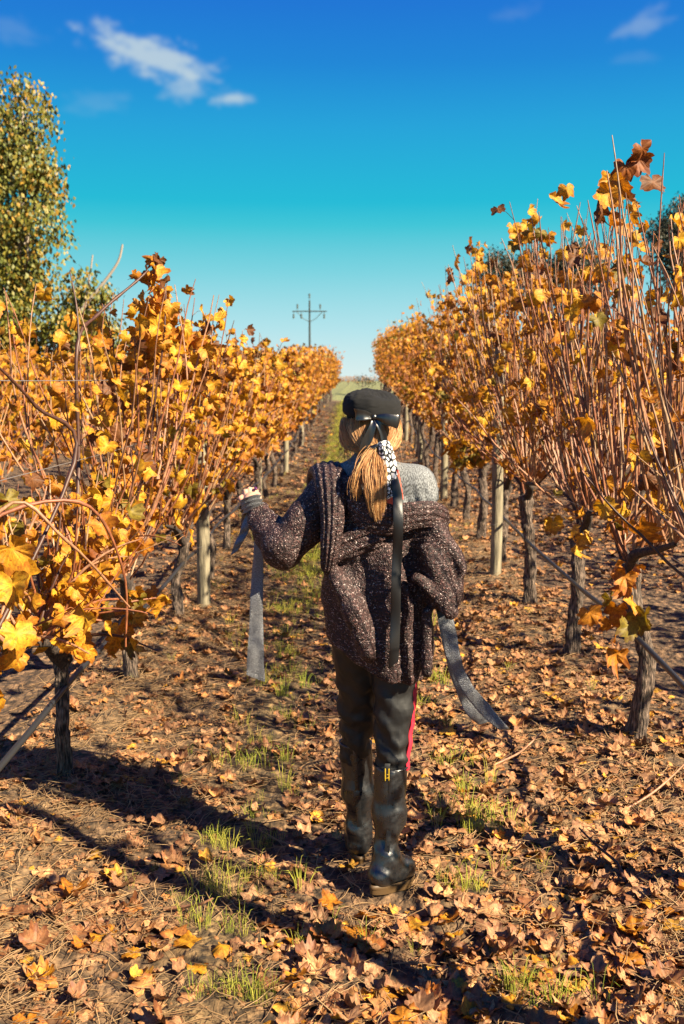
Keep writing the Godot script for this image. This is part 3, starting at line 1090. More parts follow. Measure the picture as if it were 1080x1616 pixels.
# ---------------------------------------------------------------- trees and the pole
func tree(called: String, label: String, group: String, at: Vector3, blobs: Array, tones: Array, leaf_size: float, per: float, bark: Material, sd: int, upright := false) -> void:
	var r := RandomNumberGenerator.new()
	r.seed = sd
	var t := thing(called, label, "tree", at, group)
	var tip: Vector3 = blobs[0][0]
	var g := Geo.new()
	var path := spline([Vector3(0, -0.2, 0), Vector3(tip.x * 0.15, tip.y * 0.35, tip.z * 0.1), Vector3(tip.x * 0.6, tip.y * 0.7, tip.z * 0.5), tip], 4)
	var th: float = 0.016 * tip.y + 0.06
	g.tube(path, ramp([th * 1.3, th, th * 0.6, th * 0.2], path.size()), 9, Color.WHITE, 1.0, 0.08, sd)
	part("trunk", g.mesh(), bark, t)
	var crown := Geo.new()
	for q in blobs:
		var m: Vector3 = q[0]
		var rad: Vector3 = q[1]
		var lg := Geo.new()
		var y0 := clampf(m.y - rad.y - rad.length() * 0.3, tip.y * 0.12, tip.y * 0.8)
		var k := clampf(y0 / tip.y, 0.0, 1.0) * (path.size() - 1)
		var from := path[int(k)]
		lg.tube(spline([from, from.lerp(m, 0.5) + Vector3(0, -0.1 * rad.y, 0), m + Vector3(0, rad.y * 0.5, 0)], 4), ramp([th * 0.5, th * 0.3, th * 0.08], 9), 6)
		part("limb", lg.mesh(), bark, t)
		# sprays: small groups of leaves at the ends of twigs spread through the blob
		var n := int(per * rad.x * rad.y * rad.z / (leaf_size * leaf_size * leaf_size) * 0.07)
		for i in n:
			var d := Vector3(r.randfn(), r.randfn(), r.randfn()).normalized()
			var p := m + d * rad * pow(r.randf(), 0.45) * r.randf_range(0.85, 1.1)
			if clod.get_noise_3dv(p * 1.35 + Vector3(sd, 0, 0)) < (0.13 if leaf_size < 0.15 else 0.0):
				continue
			var tone: Color = tones[r.randi() % tones.size()]
			for j in 5:
				var lp := p + Vector3(r.randfn(), r.randfn(), r.randfn()) * leaf_size * 1.25
				var b := leaf_turn(r, leaf_size * r.randf_range(0.7, 1.2))
				var first := crown.v.size()
				for e in [Vector3(0, 0, 0), Vector3(0.32, -0.45, 0.05), Vector3(0, -1.0, -0.06), Vector3(-0.32, -0.45, 0.05)]:
					crown.v.append(lp + b * e)
					crown.c.append(tone * (0.85 + 0.06 * j))
				crown.idx.append_array(PackedInt32Array([first, first + 2, first + 1, first, first + 3, first + 2]))
	crown.smooth()
	part("crown", crown.mesh(), M.tree_leaf, t, Transform3D.IDENTITY, true)


func build_trees() -> void:
	var olive := [Color(0.15, 0.15, 0.02), Color(0.18, 0.16, 0.02), Color(0.23, 0.17, 0.02), Color(0.07, 0.085, 0.016), Color(0.1, 0.11, 0.018), Color(0.12, 0.135, 0.02), Color(0.32, 0.18, 0.02)]
	var b: Array = [[Vector3(0.3, 8.2, 0), Vector3(0.75, 0.85, 0.8)], [Vector3(-0.1, 7.1, 0.2), Vector3(1.05, 1.0, 1.0)], [Vector3(0.7, 6.7, -0.1), Vector3(0.6, 0.75, 0.7)], [Vector3(-0.7, 5.9, 0.1), Vector3(1.3, 1.1, 1.1)], [Vector3(0.45, 5.5, 0.3), Vector3(0.85, 0.8, 0.8)], [Vector3(0.0, 4.4, 0), Vector3(1.05, 1.0, 1.0)], [Vector3(-1.2, 4.3, 0.4), Vector3(1.2, 1.2, 1.0)], [Vector3(0.1, 3.1, 0.2), Vector3(0.9, 0.9, 0.9)], [Vector3(-1.0, 2.7, 0), Vector3(1.1, 0.9, 1.0)], [Vector3(-1.6, 7.3, 0), Vector3(1.0, 1.1, 1.0)]]
	tree("poplar_tree", "tall olive and yellow leafy tree behind the vine rows at the left", "", Vector3(-8.0, -0.35, -24), b, olive, 0.12, 52.0, M.tree_bark, 900)
	tree("young_tree", "low yellow green tree with a bare grey branch beside the tall left tree", "", Vector3(-6.35, 0, -23.4), [[Vector3(0.2, 3.75, 0), Vector3(0.55, 0.6, 0.6)], [Vector3(-0.2, 3.0, 0), Vector3(0.65, 0.7, 0.6)], [Vector3(0.45, 3.0, 0.1), Vector3(0.5, 0.6, 0.5)], [Vector3(0.05, 2.3, 0), Vector3(0.8, 0.6, 0.7)]], olive, 0.115, 90.0, M.tree_bark, 901)
	var lg := Geo.new()
	lg.tube(spline([Vector3(-0.4, 2.6, 0.2), Vector3(0.1, 3.35, 0.2), Vector3(0.62, 3.95, 0.2), Vector3(0.95, 4.4, 0.2), Vector3(1.06, 4.78, 0.2)], 4), ramp([0.05, 0.045, 0.03, 0.022], 17), 7)
	lg.tube(spline([Vector3(0.1, 3.35, 0.2), Vector3(0.25, 3.85, 0.2), Vector3(0.37, 4.55, 0.2)], 4), ramp([0.035, 0.022, 0.016], 9), 6)
	part("bare_branch", lg.mesh(), M.tree_bark, get_node("young_tree"))
	var gum := [Color(0.022, 0.028, 0.012), Color(0.035, 0.036, 0.014), Color(0.05, 0.045, 0.018), Color(0.016, 0.02, 0.01)]
	var lows := [
		[Vector3(9.9, 0, -70), 10.6, 1.15, "dark domed eucalyptus farthest left of the clump above the right vines"],
		[Vector3(12.4, 0, -71), 10.9, 1.25, "dark eucalyptus between two others above the right vines"],
		[Vector3(15.3, 0, -70), 11.2, 1.5, "dark wide eucalyptus behind the leafy cane tips on the right"],
		[Vector3(22.6, 0, -69), 14.1, 1.9, "tallest dark eucalyptus at the right edge behind the vines"],
		[Vector3(4.35, 0, -72), 6.2, 0.75, "small dark tree top peeping over the right vine hedge"],
	]
	for i in lows.size():
		var q: Array = lows[i]
		var h: float = q[1]
		var w: float = q[2]
		tree("eucalyptus_tree", q[3], "dark trees beyond the vines", q[0], [[Vector3(0, h - w * 0.8, 0), Vector3(w, w * 0.8, w)], [Vector3(-w * 0.8, h - w * 1.5, 0.3), Vector3(w, w * 0.8, w)], [Vector3(w * 0.9, h - w * 1.3, -0.2), Vector3(w * 0.9, w * 0.75, w)], [Vector3(0.1, h - w * 2.5, 0), Vector3(w * 1.5, w, w)]], gum, 0.2, 30.0, M.gum_bark, 910 + i)
	tree("distant_tree", "tiny dark round tree at the far end of the path", "dark trees beyond the vines", Vector3(1.2, 0.6, -150), [[Vector3(0, 1.3, 0), Vector3(1.2, 0.9, 1.0)], [Vector3(1.2, 1.0, 0), Vector3(1.2, 0.7, 1.0)]], gum, 0.25, 12.0, M.gum_bark, 920)
	# power pole
	var t := thing("power_pole", "slim dark power pole with a crossarm standing beyond the end of the left row", "power pole", Vector3(-5.28, 0.5, -118))
	var g := Geo.new()
	g.tube(PackedVector3Array([Vector3(0, -0.5, 0), Vector3(0, 5, 0), Vector3(0, 10.4, 0)]), PackedFloat32Array([0.15, 0.13, 0.1]), 10)
	part("mast", g.mesh(), M.pole_wood, t)
	g = Geo.new()
	g.tube(PackedVector3Array([Vector3(-2.0, 9.15, 0.16), Vector3(0, 9.17, 0.16), Vector3(2.0, 9.15, 0.16)]), PackedFloat32Array([0.065, 0.065, 0.065]), 6)
	part("crossarm", g.mesh(), M.pole_wood, t)
	for s in [-1.0, 1.0]:
		g = Geo.new()
		g.tube(PackedVector3Array([Vector3(0.12 * s, 8.0, 0.14), Vector3(0.7 * s, 8.3, 0.15), Vector3(1.5 * s, 9.1, 0.16)]), PackedFloat32Array([0.04, 0.04, 0.04]), 5)
		part("brace", g.mesh(), M.steel, t)
	for q in [[-1.85, -1], [-0.95, -1], [1.7, -1], [-1.4, 1], [1.25, 1], [0.0, 2]]:
		g = Geo.new()
		var y: float = 9.2 if q[1] == 1 else 9.1 if q[1] == -1 else 10.4
		var dn: float = -1.0 if q[1] == -1 else 1.0
		g.tube(PackedVector3Array([Vector3(q[0], y, 0.16), Vector3(q[0], y + dn * 0.25, 0.16), Vector3(q[0], y + dn * 0.28, 0.16), Vector3(q[0], y + dn * 0.48, 0.16), Vector3(q[0], y + dn * 0.62, 0.16), Vector3(q[0], y + dn * 0.8, 0.16)]), PackedFloat32Array([0.025, 0.025, 0.13, 0.07, 0.14, 0.04]), 8)
		part("insulator", g.mesh(), M.steel, t)


# ---------------------------------------------------------------- the woman
var root_at := Vector3(0.06, 0.0, -3.27)


func worn(called: String, g: Geo, m: Material, parent: Node, sub := false) -> MeshInstance3D:
	return part(called, g.mesh(), m, parent, Transform3D.IDENTITY if sub else Transform3D(Basis.IDENTITY, -root_at))


func cloth_materials() -> void:
	# chunky dark knit with pale flecks of yarn
	var sz := 768
	var im := Image.create(sz, sz, false, Image.FORMAT_RGB8)
	im.fill(Color(0.145, 0.088, 0.09))
	var hm := Image.create(sz, sz, false, Image.FORMAT_L8)
	hm.fill(Color(0.35, 0.35, 0.35))
	var r := RandomNumberGenerator.new()
	r.seed = 5
	for i in 15000:
		var x := r.randi() % sz
		var y := r.randi() % sz
		var flip := 1 if r.randf() < 0.5 else -1
		var k := r.randf()
		var col := Color(0.17, 0.1, 0.1).lerp(Color(0.42, 0.27, 0.26), r.randf() * r.randf())
		if k < 0.17:
			col = Color(0.66, 0.52, 0.5).lerp(Color(0.98, 0.92, 0.9), r.randf())
		elif k < 0.27:
			col = Color(0.42, 0.29, 0.27)
		elif k < 0.45:
			col = Color(0.05, 0.035, 0.037)
		var ln := r.randi_range(3, 6) if k < 0.24 else r.randi_range(6, 12)
		for s in ln:
			for q in (3 if k < 0.24 else 4):
				var px := posmod(x + s, sz)
				var py := posmod(y + s * flip / 2 + q, sz)
				im.set_pixel(px, py, col)
				var hv := 0.45 + 0.5 * sin(PI * (s + 0.5) / ln) * (1.0 if k < 0.24 else 0.7)
				hm.set_pixel(px, py, Color(hv, hv, hv))
	var m := mat("knit", Color.WHITE, 0.62)
	m.albedo_texture = ImageTexture.create_from_image(im)
	m.heightmap_enabled = true
	m.heightmap_texture = ImageTexture.create_from_image(hm)
	m.heightmap_scale = 0.8
	m.metallic_specular = 0.45
	tri(m, Vector3.ONE * 1.65)
	m = mat("jersey", lin(0.27, 0.285, 0.3), 0.9)
	m.albedo_texture = grey(256, 0.12, 21, 0.1, 1.4, 3)
	tri(m, Vector3(7, 3, 7))
	m = mat("sash", lin(0.34, 0.35, 0.38), 0.42)
	m.albedo_texture = grey(256, 0.2, 22, 0.2, 1.2, 2)
	m.metallic = 0.2
	m.heightmap_enabled = true
	m.heightmap_texture = grey(256, 0.2, 23, 0.0, 1.0, 2)
	m.heightmap_scale = 0.4
	tri(m, Vector3(9, 4, 9))
	m = mat("satin", lin(0.009, 0.009, 0.01), 0.3)
	m.metallic_specular = 0.8
	m.heightmap_enabled = true
	m.heightmap_texture = grey(128, 0.03, 24, 0.0, 1.0, 2)
	m.heightmap_scale = 0.25
	tri(m, Vector3(6, 2, 6))
	m = mat("satin_dull", lin(0.008, 0.008, 0.009), 0.42)
	m = mat("felt", lin(0.0045, 0.0045, 0.005), 0.95)
	m.albedo_texture = grey(128, 0.2, 25, 0.6, 1.0, 2)
	tri(m, Vector3.ONE * 12)
	m = mat("trouser", lin(0.009, 0.009, 0.0095), 0.58)
	m.metallic_specular = 0.5
	m.heightmap_enabled = true
	m.heightmap_texture = grey(128, 0.03, 26, 0.0, 1.0, 3)
	m.heightmap_scale = 0.12
	tri(m, Vector3(4, 5, 4))
	mat("stripe_red", lin(0.55, 0.014, 0.04), 0.7)
	mat("stripe_white", lin(0.6, 0.55, 0.52), 0.6)
	m = mat("boot_leather", lin(0.009, 0.0095, 0.011), 1.0)
	m.roughness_texture = grey(256, 0.02, 28, 0.16, 0.55, 5)
	m.metallic_specular = 0.75
	m.heightmap_enabled = true
	m.heightmap_texture = grey(256, 0.05, 27, 0.0, 1.0, 4)
	m.heightmap_scale = 0.025
	tri(m, Vector3.ONE * 8)
	m = mat("boot_sole", lin(0.075, 0.042, 0.015), 0.55)
	m = mat("sole_dark", lin(0.02, 0.016, 0.013), 0.7)
	m = mat("tab_black", lin(0.01, 0.01, 0.01), 0.7)
	m = mat("tab_yellow", lin(0.55, 0.36, 0.02), 0.6)
	m = mat("skin", lin(0.52, 0.29, 0.2), 0.5)
	m.subsurf_scatter_enabled = true
	m.subsurf_scatter_strength = 0.15
	mat("nail", lin(0.1, 0.02, 0.09), 0.25)
	m = mat("hair", Color.WHITE, 0.5)
	m.vertex_color_use_as_albedo = true
	m = mat("red_hem", lin(0.6, 0.075, 0.03), 0.6)
	# scarf print: white cells parted by black lines
	var cell := noise(0.043, 31, 1, FastNoiseLite.TYPE_CELLULAR)
	cell.cellular_return_type = FastNoiseLite.RETURN_DISTANCE2_SUB
	cell.cellular_jitter = 0.85
	var pr := Image.create(96, 320, false, Image.FORMAT_RGB8)
	for y in 320:
		for x in 96:
			var d := cell.get_noise_2d(x, y)
			var on := smoothstep01(-0.84, -0.7, d)
			var v := lerpf(0.03, 0.93, on)
			pr.set_pixel(x, y, Color(v, v, v * 0.99))
	m = mat("scarf_print", Color.WHITE, 0.6)
	m.albedo_texture = ImageTexture.create_from_image(pr)


func strand(g: Geo, a: Vector3, b: Vector3, c: Vector3, d: Vector3, r0: float, col: Color, segs := 9) -> void:
	var p := PackedVector3Array()
	for i in segs + 1:
		p.append(a.bezier_interpolate(b, c, d, float(i) / segs))
	g.tube(p, ramp([r0 * 0.8, r0, r0, r0 * 0.45], segs + 1), 3, col, 1.0, 0.0, 0.0, false)


func hair_tone(r: RandomNumberGenerator, lock := 0.0) -> Color:
	var k := clampf(0.5 + 0.42 * sin(lock * 6.0 + 1.0) * cos(lock * 14.0) + r.randfn(0.0, 0.1), 0.0, 1.0)
	var c := Color(0.4, 0.19, 0.068)
	if k < 0.32:
		c = Color(0.52, 0.275, 0.105)
	elif k < 0.5:
		c = Color(0.3, 0.135, 0.048)
	elif k < 0.6:
		c = Color(0.66, 0.4, 0.18)
	return c * r.randf_range(0.92, 1.08)


func boot(t: Node3D, called: String, words: String, top: Vector3, mid: Vector3, ankle: Vector3, heel: Vector3, toe: Vector3, tab: bool, sd: int) -> void:
	var f := Field.new(Vector3(minf(top.x, minf(heel.x, toe.x)) - 0.1, -0.02, minf(top.z, minf(heel.z, toe.z)) - 0.1), Vector3(maxf(top.x, maxf(heel.x, toe.x)) + 0.1, top.y + 0.03, maxf(top.z, maxf(heel.z, toe.z)) + 0.1), 0.006)
	f.cap(top + Vector3(0, 0.08, 0), mid, 0.057, 0.054, 0.02)
	f.cap(mid, ankle, 0.054, 0.035, 0.03)
	f.cap(ankle, heel, 0.035, 0.034, 0.02)
	f.cap(ankle + Vector3(0, -0.01, 0), heel.lerp(toe, 0.7) + Vector3(0, 0.006, 0), 0.036, 0.036, 0.045)
	f.cap(heel, toe, 0.034, 0.038, 0.03)
	var ax := (toe - heel).normalized()
	var up := Vector3.UP - ax * ax.y
	up = up.normalized()
	var hy := heel.dot(up) - 0.03
	var ty := top.y
	f.each(func(p: Vector3, d: float) -> float:
		var e := maxf(d, hy - p.dot(up))
		e = maxf(e, p.y - ty)
		return e)
	var g := Geo.new()
	f.build(g)
	g.smooth()
	for i in g.v.size():
		var p := g.v[i]
		var w := smoothstep01(0.02, 0.09, p.y) * (1.0 - smoothstep01(top.y - 0.08, top.y, p.y))
		var kink := 0.003 * sin(p.y * 62.0 + p.x * 40.0 + 2.0 * clod.get_noise_3d(p.x * 14.0, p.y * 9.0, p.z * 14.0 + sd)) * smoothstep01(0.3, 0.15, p.y)
		g.v[i] = p + g.n[i] * w * (0.0045 * clod.get_noise_3d(p.x * 11.0, p.y * 9.0, p.z * 11.0 + sd) + kink)
	g.smooth()
	var b := worn(called, g, M.boot_leather, t)
	b.set_meta("label", words)
	# back seam and top rim
	var sg := Geo.new()
	var back := Vector3(0, 0, 1)
	sg.strip(spline([top + back * 0.06 + Vector3(0, -0.004, 0), mid + back * 0.056, ankle + back * 0.042, heel + back * 0.03 + Vector3(0, 0.03, 0)], 8), vramp([Vector3(0.009, 0, 0), Vector3(0.008, 0, 0)], 25), 0.004, 2)
	sg.smooth()
	worn("back_seam", sg, M.boot_leather, b, true)
	var rg := Geo.new()
	var ring := PackedVector3Array()
	for i in 25:
		ring.append(top + Vector3(cos(TAU * i / 24.0) * 0.057, -0.002, sin(TAU * i / 24.0) * 0.057))
	rg.tube(ring, ramp([0.004, 0.004], 25), 6, Color.WHITE, 1.0, 0.0, 0.0, false)
	worn("top_rim", rg, M.boot_leather, b, true)
	# welted sole
	var sole := Geo.new()
	var sd2 := ax.cross(up)
	var outline := []
	for i in 28:
		var a := TAU * i / 28.0
		var along := cos(a)
		var ln := (toe - heel).length()
		var wd := 0.036 + 0.006 * along - 0.006 * exp(-pow((along + 0.1) / 0.35, 2.0))
		outline.append(heel.lerp(toe, 0.5) + ax * along * (ln * 0.5 + 0.042) + sd2 * sin(a) * wd * (1.0 + 0.12 * absf(sin(a))))
	var levels := [[-0.026, 1.0], [-0.03, 1.05], [-0.038, 1.05], [-0.04, 1.0], [-0.056, 1.0], [-0.058, 0.96]]
	var cen := heel.lerp(toe, 0.5)
	for q in levels:
		for p: Vector3 in outline:
			sole.v.append(cen + (p - cen) * q[1] + up * q[0])
			sole.c.append(Color.WHITE)
			sole.uv.append(Vector2.ZERO)
	for k in levels.size() - 1:
		for i in 28:
			var a := k * 28 + i
			var d := k * 28 + (i + 1) % 28
			sole.idx.append_array(PackedInt32Array([a, a + 28, d, d, a + 28, d + 28]))
	var c0 := sole.v.size()
	sole.v.append(cen + up * -0.058)
	sole.c.append(Color.WHITE)
	sole.uv.append(Vector2.ZERO)
	for i in 28:
		sole.idx.append_array(PackedInt32Array([c0, 5 * 28 + (i + 1) % 28, 5 * 28 + i]))
	sole.smooth()
	worn("sole", sole, M.boot_sole, b, true)
	if tab:
		var tg := Geo.new()
		var tp := top + Vector3(-0.017, 0, 0.061)
		tg.strip(spline([tp + Vector3(0, -0.035, 0), tp + Vector3(0, 0.012, 0.006), tp + Vector3(0.002, 0.026, 0), tp + Vector3(0.002, 0.01, -0.012)], 4), vramp([Vector3(0.009, 0, 0), Vector3(0.009, 0, 0)], 13), 0.002, 2)
		tg.smooth()
		worn("heel_loop", tg, M.tab_black, b, true)
		var yg := Geo.new()
		for s in [-0.006, 0.006]:
			yg.strip(spline([tp + Vector3(s, -0.033, 0.0022), tp + Vector3(s, 0.012, 0.0082)], 3), vramp([Vector3(0.0016, 0, 0), Vector3(0.0016, 0, 0)], 4), 0.0012, 1)
		for y in [-0.024, -0.012, 0.0]:
			yg.strip(PackedVector3Array([tp + Vector3(-0.005, y, 0.003), tp + Vector3(0.005, y + 0.003, 0.0055)]), vramp([Vector3(0, 0.0014, 0), Vector3(0, 0.0014, 0)], 2), 0.0012, 1)
		yg.smooth()
		worn("loop_stripe", yg, M.tab_yellow, b, true)


func build_person() -> void:
	cloth_materials()
	var r := RandomNumberGenerator.new()
	r.seed = 99
	var t := thing("person", "woman walking away in a dark flecked cardigan, black cap and tall black boots", "person", root_at)
	# ---- body: one continuous surface
	var f := Field.new(Vector3(-0.42, 0.02, -3.62), Vector3(0.36, 1.7, -3.06), 0.0125)
	f.ell(Vector3(0.052, 1.565, -3.3), Vector3(0.074, 0.1, 0.09), 0.03)
	f.ell(Vector3(0.05, 1.515, -3.345), Vector3(0.048, 0.045, 0.045), 0.03)
	f.cap(Vector3(0.05, 1.545, -3.385), Vector3(0.05, 1.53, -3.4), 0.008, 0.011, 0.015)
	f.cap(Vector3(0.055, 1.5, -3.29), Vector3(0.06, 1.4, -3.26), 0.05, 0.055, 0.03)
	f.ell(Vector3(0.07, 1.27, -3.28), Vector3(0.15, 0.17, 0.085), 0.05)
	f.ell(Vector3(0.075, 0.95, -3.28), Vector3(0.145, 0.16, 0.1), 0.08)
	f.cap(Vector3(-0.08, 1.37, -3.27), Vector3(-0.235, 1.18, -3.22), 0.046, 0.038, 0.03)
	f.cap(Vector3(-0.235, 1.18, -3.22), Vector3(-0.33, 1.275, -3.33), 0.038, 0.025, 0.02)
	f.cap(Vector3(-0.33, 1.275, -3.33), Vector3(-0.345, 1.3, -3.35), 0.025, 0.026, 0.02)
	f.cap(Vector3(0.2, 1.37, -3.26), Vector3(0.27, 1.12, -3.2), 0.046, 0.038, 0.03)
	f.cap(Vector3(0.27, 1.12, -3.2), Vector3(0.28, 1.02, -3.38), 0.038, 0.026, 0.02)
	f.cap(Vector3(0.02, 0.86, -3.3), Vector3(0.01, 0.5, -3.38), 0.07, 0.036, 0.04)
	f.cap(Vector3(0.13, 0.86, -3.26), Vector3(0.13, 0.5, -3.23), 0.07, 0.036, 0.04)
	f.cap(Vector3(0.01, 0.5, -3.38), Vector3(0.018, 0.1, -3.41), 0.036, 0.026, 0.02)
	f.cap(Vector3(0.13, 0.5, -3.23), Vector3(0.105, 0.1, -3.17), 0.036, 0.026, 0.02)
	var g := Geo.new()
	f.build(g)
	# hands on a finer grid: the left one closes on the sash, the right one hangs in its sleeve
	for hand in 2:
		var pm := Vector3(-0.348, 1.302, -3.355) if hand == 0 else Vector3(0.285, 0.995, -3.4)
		var hf := Field.new(pm - Vector3(0.09, 0.09, 0.1), pm + Vector3(0.09, 0.1, 0.09), 0.0035)
		hf.cap(pm + Vector3(0.012, -0.02, 0.02), pm + Vector3(-0.004, 0.018, -0.012), 0.025, 0.022, 0.015)
		hf.cap(pm + Vector3(-0.012, 0.01, 0.0), pm + Vector3(0.016, 0.014, -0.016), 0.018, 0.016, 0.012)
		for q in 4:
			var b0 := pm + Vector3(-0.02 + 0.014 * q, 0.022 + 0.004 * sin(q * 1.1), -0.012 - 0.004 * q)
			var ln: float = [0.026, 0.03, 0.028, 0.022][q]
			var b1 := b0 + Vector3(-0.006, ln * 0.75, -ln * 0.6)
			var b2 := b1 + Vector3(-0.008, -ln * 0.25, -ln * 0.8)
			var b3 := b2 + Vector3(0.0, -ln * 0.75, ln * 0.05)
			hf.cap(b0, b1, 0.0082, 0.0076, 0.004)
			hf.cap(b1, b2, 0.0076, 0.007, 0.004)
			hf.cap(b2, b3, 0.007, 0.0062, 0.004)
		hf.cap(pm + Vector3(-0.022, -0.004, 0.006), pm + Vector3(-0.04, 0.018, -0.014), 0.0105, 0.009, 0.006)
		hf.cap(pm + Vector3(-0.04, 0.018, -0.014), pm + Vector3(-0.03, 0.03, -0.038), 0.009, 0.0075, 0.006)
		hf.build(g)
	g.smooth()
	worn("body", g, M.skin, t)
	for s in [-1.0, 1.0]:
		var eg := Geo.new()
		eg.tube(PackedVector3Array([Vector3(0.052 + 0.03 * s, 1.567, -3.372), Vector3(0.052 + 0.03 * s, 1.567, -3.38), Vector3(0.052 + 0.03 * s, 1.567, -3.386)]), PackedFloat32Array([0.012, 0.011, 0.005]), 10)
		worn("eye", eg, M.porcelain, t)
		var ef := Field.new(Vector3(0.052 + 0.08 * s - 0.03, 1.52, -3.33), Vector3(0.052 + 0.08 * s + 0.03, 1.61, -3.26), 0.005)
		ef.ell(Vector3(0.052 + 0.078 * s, 1.56, -3.295), Vector3(0.01, 0.028, 0.017), 0.01)
		var egg := Geo.new()
		ef.build(egg)
		egg.smooth()
		worn("ear", egg, M.skin, t)
	var ng := Geo.new()
	ng.tube(PackedVector3Array([Vector3(-0.336, 1.352, -3.372), Vector3(-0.34, 1.356, -3.38)]), PackedFloat32Array([0.0055, 0.004]), 8)
	worn("nail", ng, M.nail, t)
	# ---- grey jersey top, bare at the slipped shoulder
	f = Field.new(Vector3(-0.16, 1.1, -3.45), Vector3(0.34, 1.5, -3.1), 0.008)
	f.ell(Vector3(0.08, 1.26, -3.275), Vector3(0.165, 0.19, 0.108), 0.03)
	f.cap(Vector3(0.03, 1.425, -3.255), Vector3(0.205, 1.385, -3.25), 0.05, 0.056, 0.03)
	f.cap(Vector3(0.2, 1.38, -3.25), Vector3(0.222, 1.345, -3.245), 0.058, 0.052, 0.03)
	f.cap(Vector3(0.04, 1.425, -3.255), Vector3(-0.07, 1.39, -3.265), 0.05, 0.05, 0.03)
	f.cap(Vector3(0.052, 1.44, -3.26), Vector3(0.055, 1.475, -3.27), 0.058, 0.055, 0.02)
	g = Geo.new()
	f.build(g)
	g.smooth()
	for i in g.v.size():
		var p := g.v[i]
		g.v[i] = p + g.n[i] * (0.003 * sin(p.x * 190.0 + p.y * 60.0 + 4.0 * clod.get_noise_3dv(p * 30.0)) * smoothstep01(1.44, 1.34, p.y))
	g.smooth()
	worn("jersey_top", g, M.jersey, t)
	# ---- cardigan
	f = Field.new(Vector3(-0.4, 0.68, -3.5), Vector3(0.42, 1.48, -3.0), 0.008)
	f.ell(Vector3(0.055, 1.25, -3.275), Vector3(0.165, 0.16, 0.125), 0.05)
	f.ell(Vector3(0.075, 1.02, -3.27), Vector3(0.185, 0.25, 0.145), 0.06)
	f.ell(Vector3(0.09, 0.82, -3.265), Vector3(0.178, 0.2, 0.15), 0.06)
	# left sleeve, pushed up in soft rolls
	f.cap(Vector3(-0.088, 1.355, -3.27), Vector3(-0.165, 1.25, -3.24), 0.068, 0.068, 0.03)
	f.cap(Vector3(-0.165, 1.25, -3.24), Vector3(-0.235, 1.175, -3.22), 0.066, 0.068, 0.03)
	f.cap(Vector3(-0.235, 1.178, -3.22), Vector3(-0.285, 1.215, -3.27), 0.068, 0.05, 0.02)
	f.cap(Vector3(-0.272, 1.17, -3.235), Vector3(-0.262, 1.255, -3.27), 0.027, 0.024, 0.012)
	f.cap(Vector3(-0.302, 1.19, -3.255), Vector3(-0.288, 1.268, -3.3), 0.027, 0.022, 0.01)
	f.cap(Vector3(-0.29, 1.22, -3.275), Vector3(-0.33, 1.27, -3.33), 0.045, 0.036, 0.014)
	f.cap(Vector3(-0.335, 1.248, -3.3), Vector3(-0.312, 1.288, -3.33), 0.026, 0.024, 0.01)
	# right sleeve, slipped off the shoulder and hanging in a bag
	f.cap(Vector3(0.225, 1.275, -3.23), Vector3(0.28, 1.13, -3.185), 0.062, 0.07, 0.03)
	f.cap(Vector3(0.28, 1.13, -3.185), Vector3(0.295, 1.035, -3.185), 0.07, 0.058, 0.03)
	f.cap(Vector3(0.285, 1.05, -3.18), Vector3(0.29, 1.01, -3.36), 0.066, 0.05, 0.03)
	f.cap(Vector3(0.26, 1.25, -3.155), Vector3(0.335, 1.12, -3.15), 0.02, 0.024, 0.025)
	f.cap(Vector3(0.225, 1.19, -3.125), Vector3(0.3, 1.03, -3.11), 0.018, 0.02, 0.03)
	f.cap(Vector3(0.29, 1.19, -3.115), Vector3(0.335, 1.09, -3.125), 0.014, 0.016, 0.014, 1.0, true)
	f.cap(Vector3(0.2, 1.095, -3.11), Vector3(0.305, 0.99, -3.115), 0.02, 0.028, 0.018)
	f.cap(Vector3(0.19, 1.07, -3.1), Vector3(0.27, 0.965, -3.11), 0.016, 0.02, 0.012, 1.0, true)
	# folds across the back
	f.cap(Vector3(-0.075, 1.15, -3.155), Vector3(0.08, 1.225, -3.135), 0.022, 0.018, 0.03)
	f.cap(Vector3(-0.07, 1.2, -3.145), Vector3(0.07, 1.27, -3.13), 0.02, 0.016, 0.025)
	f.cap(Vector3(-0.06, 1.09, -3.145), Vector3(0.005, 0.98, -3.115), 0.026, 0.036, 0.035)
	f.cap(Vector3(0.005, 0.98, -3.115), Vector3(0.045, 0.86, -3.1), 0.036, 0.03, 0.035)
	f.cap(Vector3(0.03, 1.16, -3.105), Vector3(0.068, 1.0, -3.085), 0.02, 0.03, 0.03, 1.0, true)
	f.cap(Vector3(0.068, 1.0, -3.085), Vector3(0.095, 0.86, -3.085), 0.03, 0.02, 0.03, 1.0, true)
	f.cap(Vector3(0.11, 1.16, -3.15), Vector3(0.12, 0.98, -3.14), 0.022, 0.03, 0.04)
	f.cap(Vector3(0.12, 0.98, -3.14), Vector3(0.135, 0.76, -3.13), 0.03, 0.026, 0.04)
	var fold: PackedVector3Array = spline([Vector3(0.16, 1.06, -3.137), Vector3(0.176, 0.99, -3.134), Vector3(0.163, 0.91, -3.128), Vector3(0.172, 0.84, -3.128), Vector3(0.182, 0.73, -3.13)], 3)
	for i in fold.size() - 1:
		f.cap(fold[i], fold[i + 1], 0.013, 0.013, 0.012)
		f.cap(fold[i] + Vector3(-0.022, 0, 0.012), fold[i + 1] + Vector3(-0.022, 0, 0.012), 0.011, 0.011, 0.02, 1.0, true)
	f.cap(Vector3(0.235, 0.98, -3.14), Vector3(0.235, 0.78, -3.13), 0.018, 0.018, 0.02)
	var hem := [[-0.3, 0.86], [-0.1, 0.865], [-0.04, 0.835], [0.03, 0.79], [0.09, 0.755], [0.17, 0.735], [0.22, 0.735], [0.3, 0.78], [0.5, 0.8]]
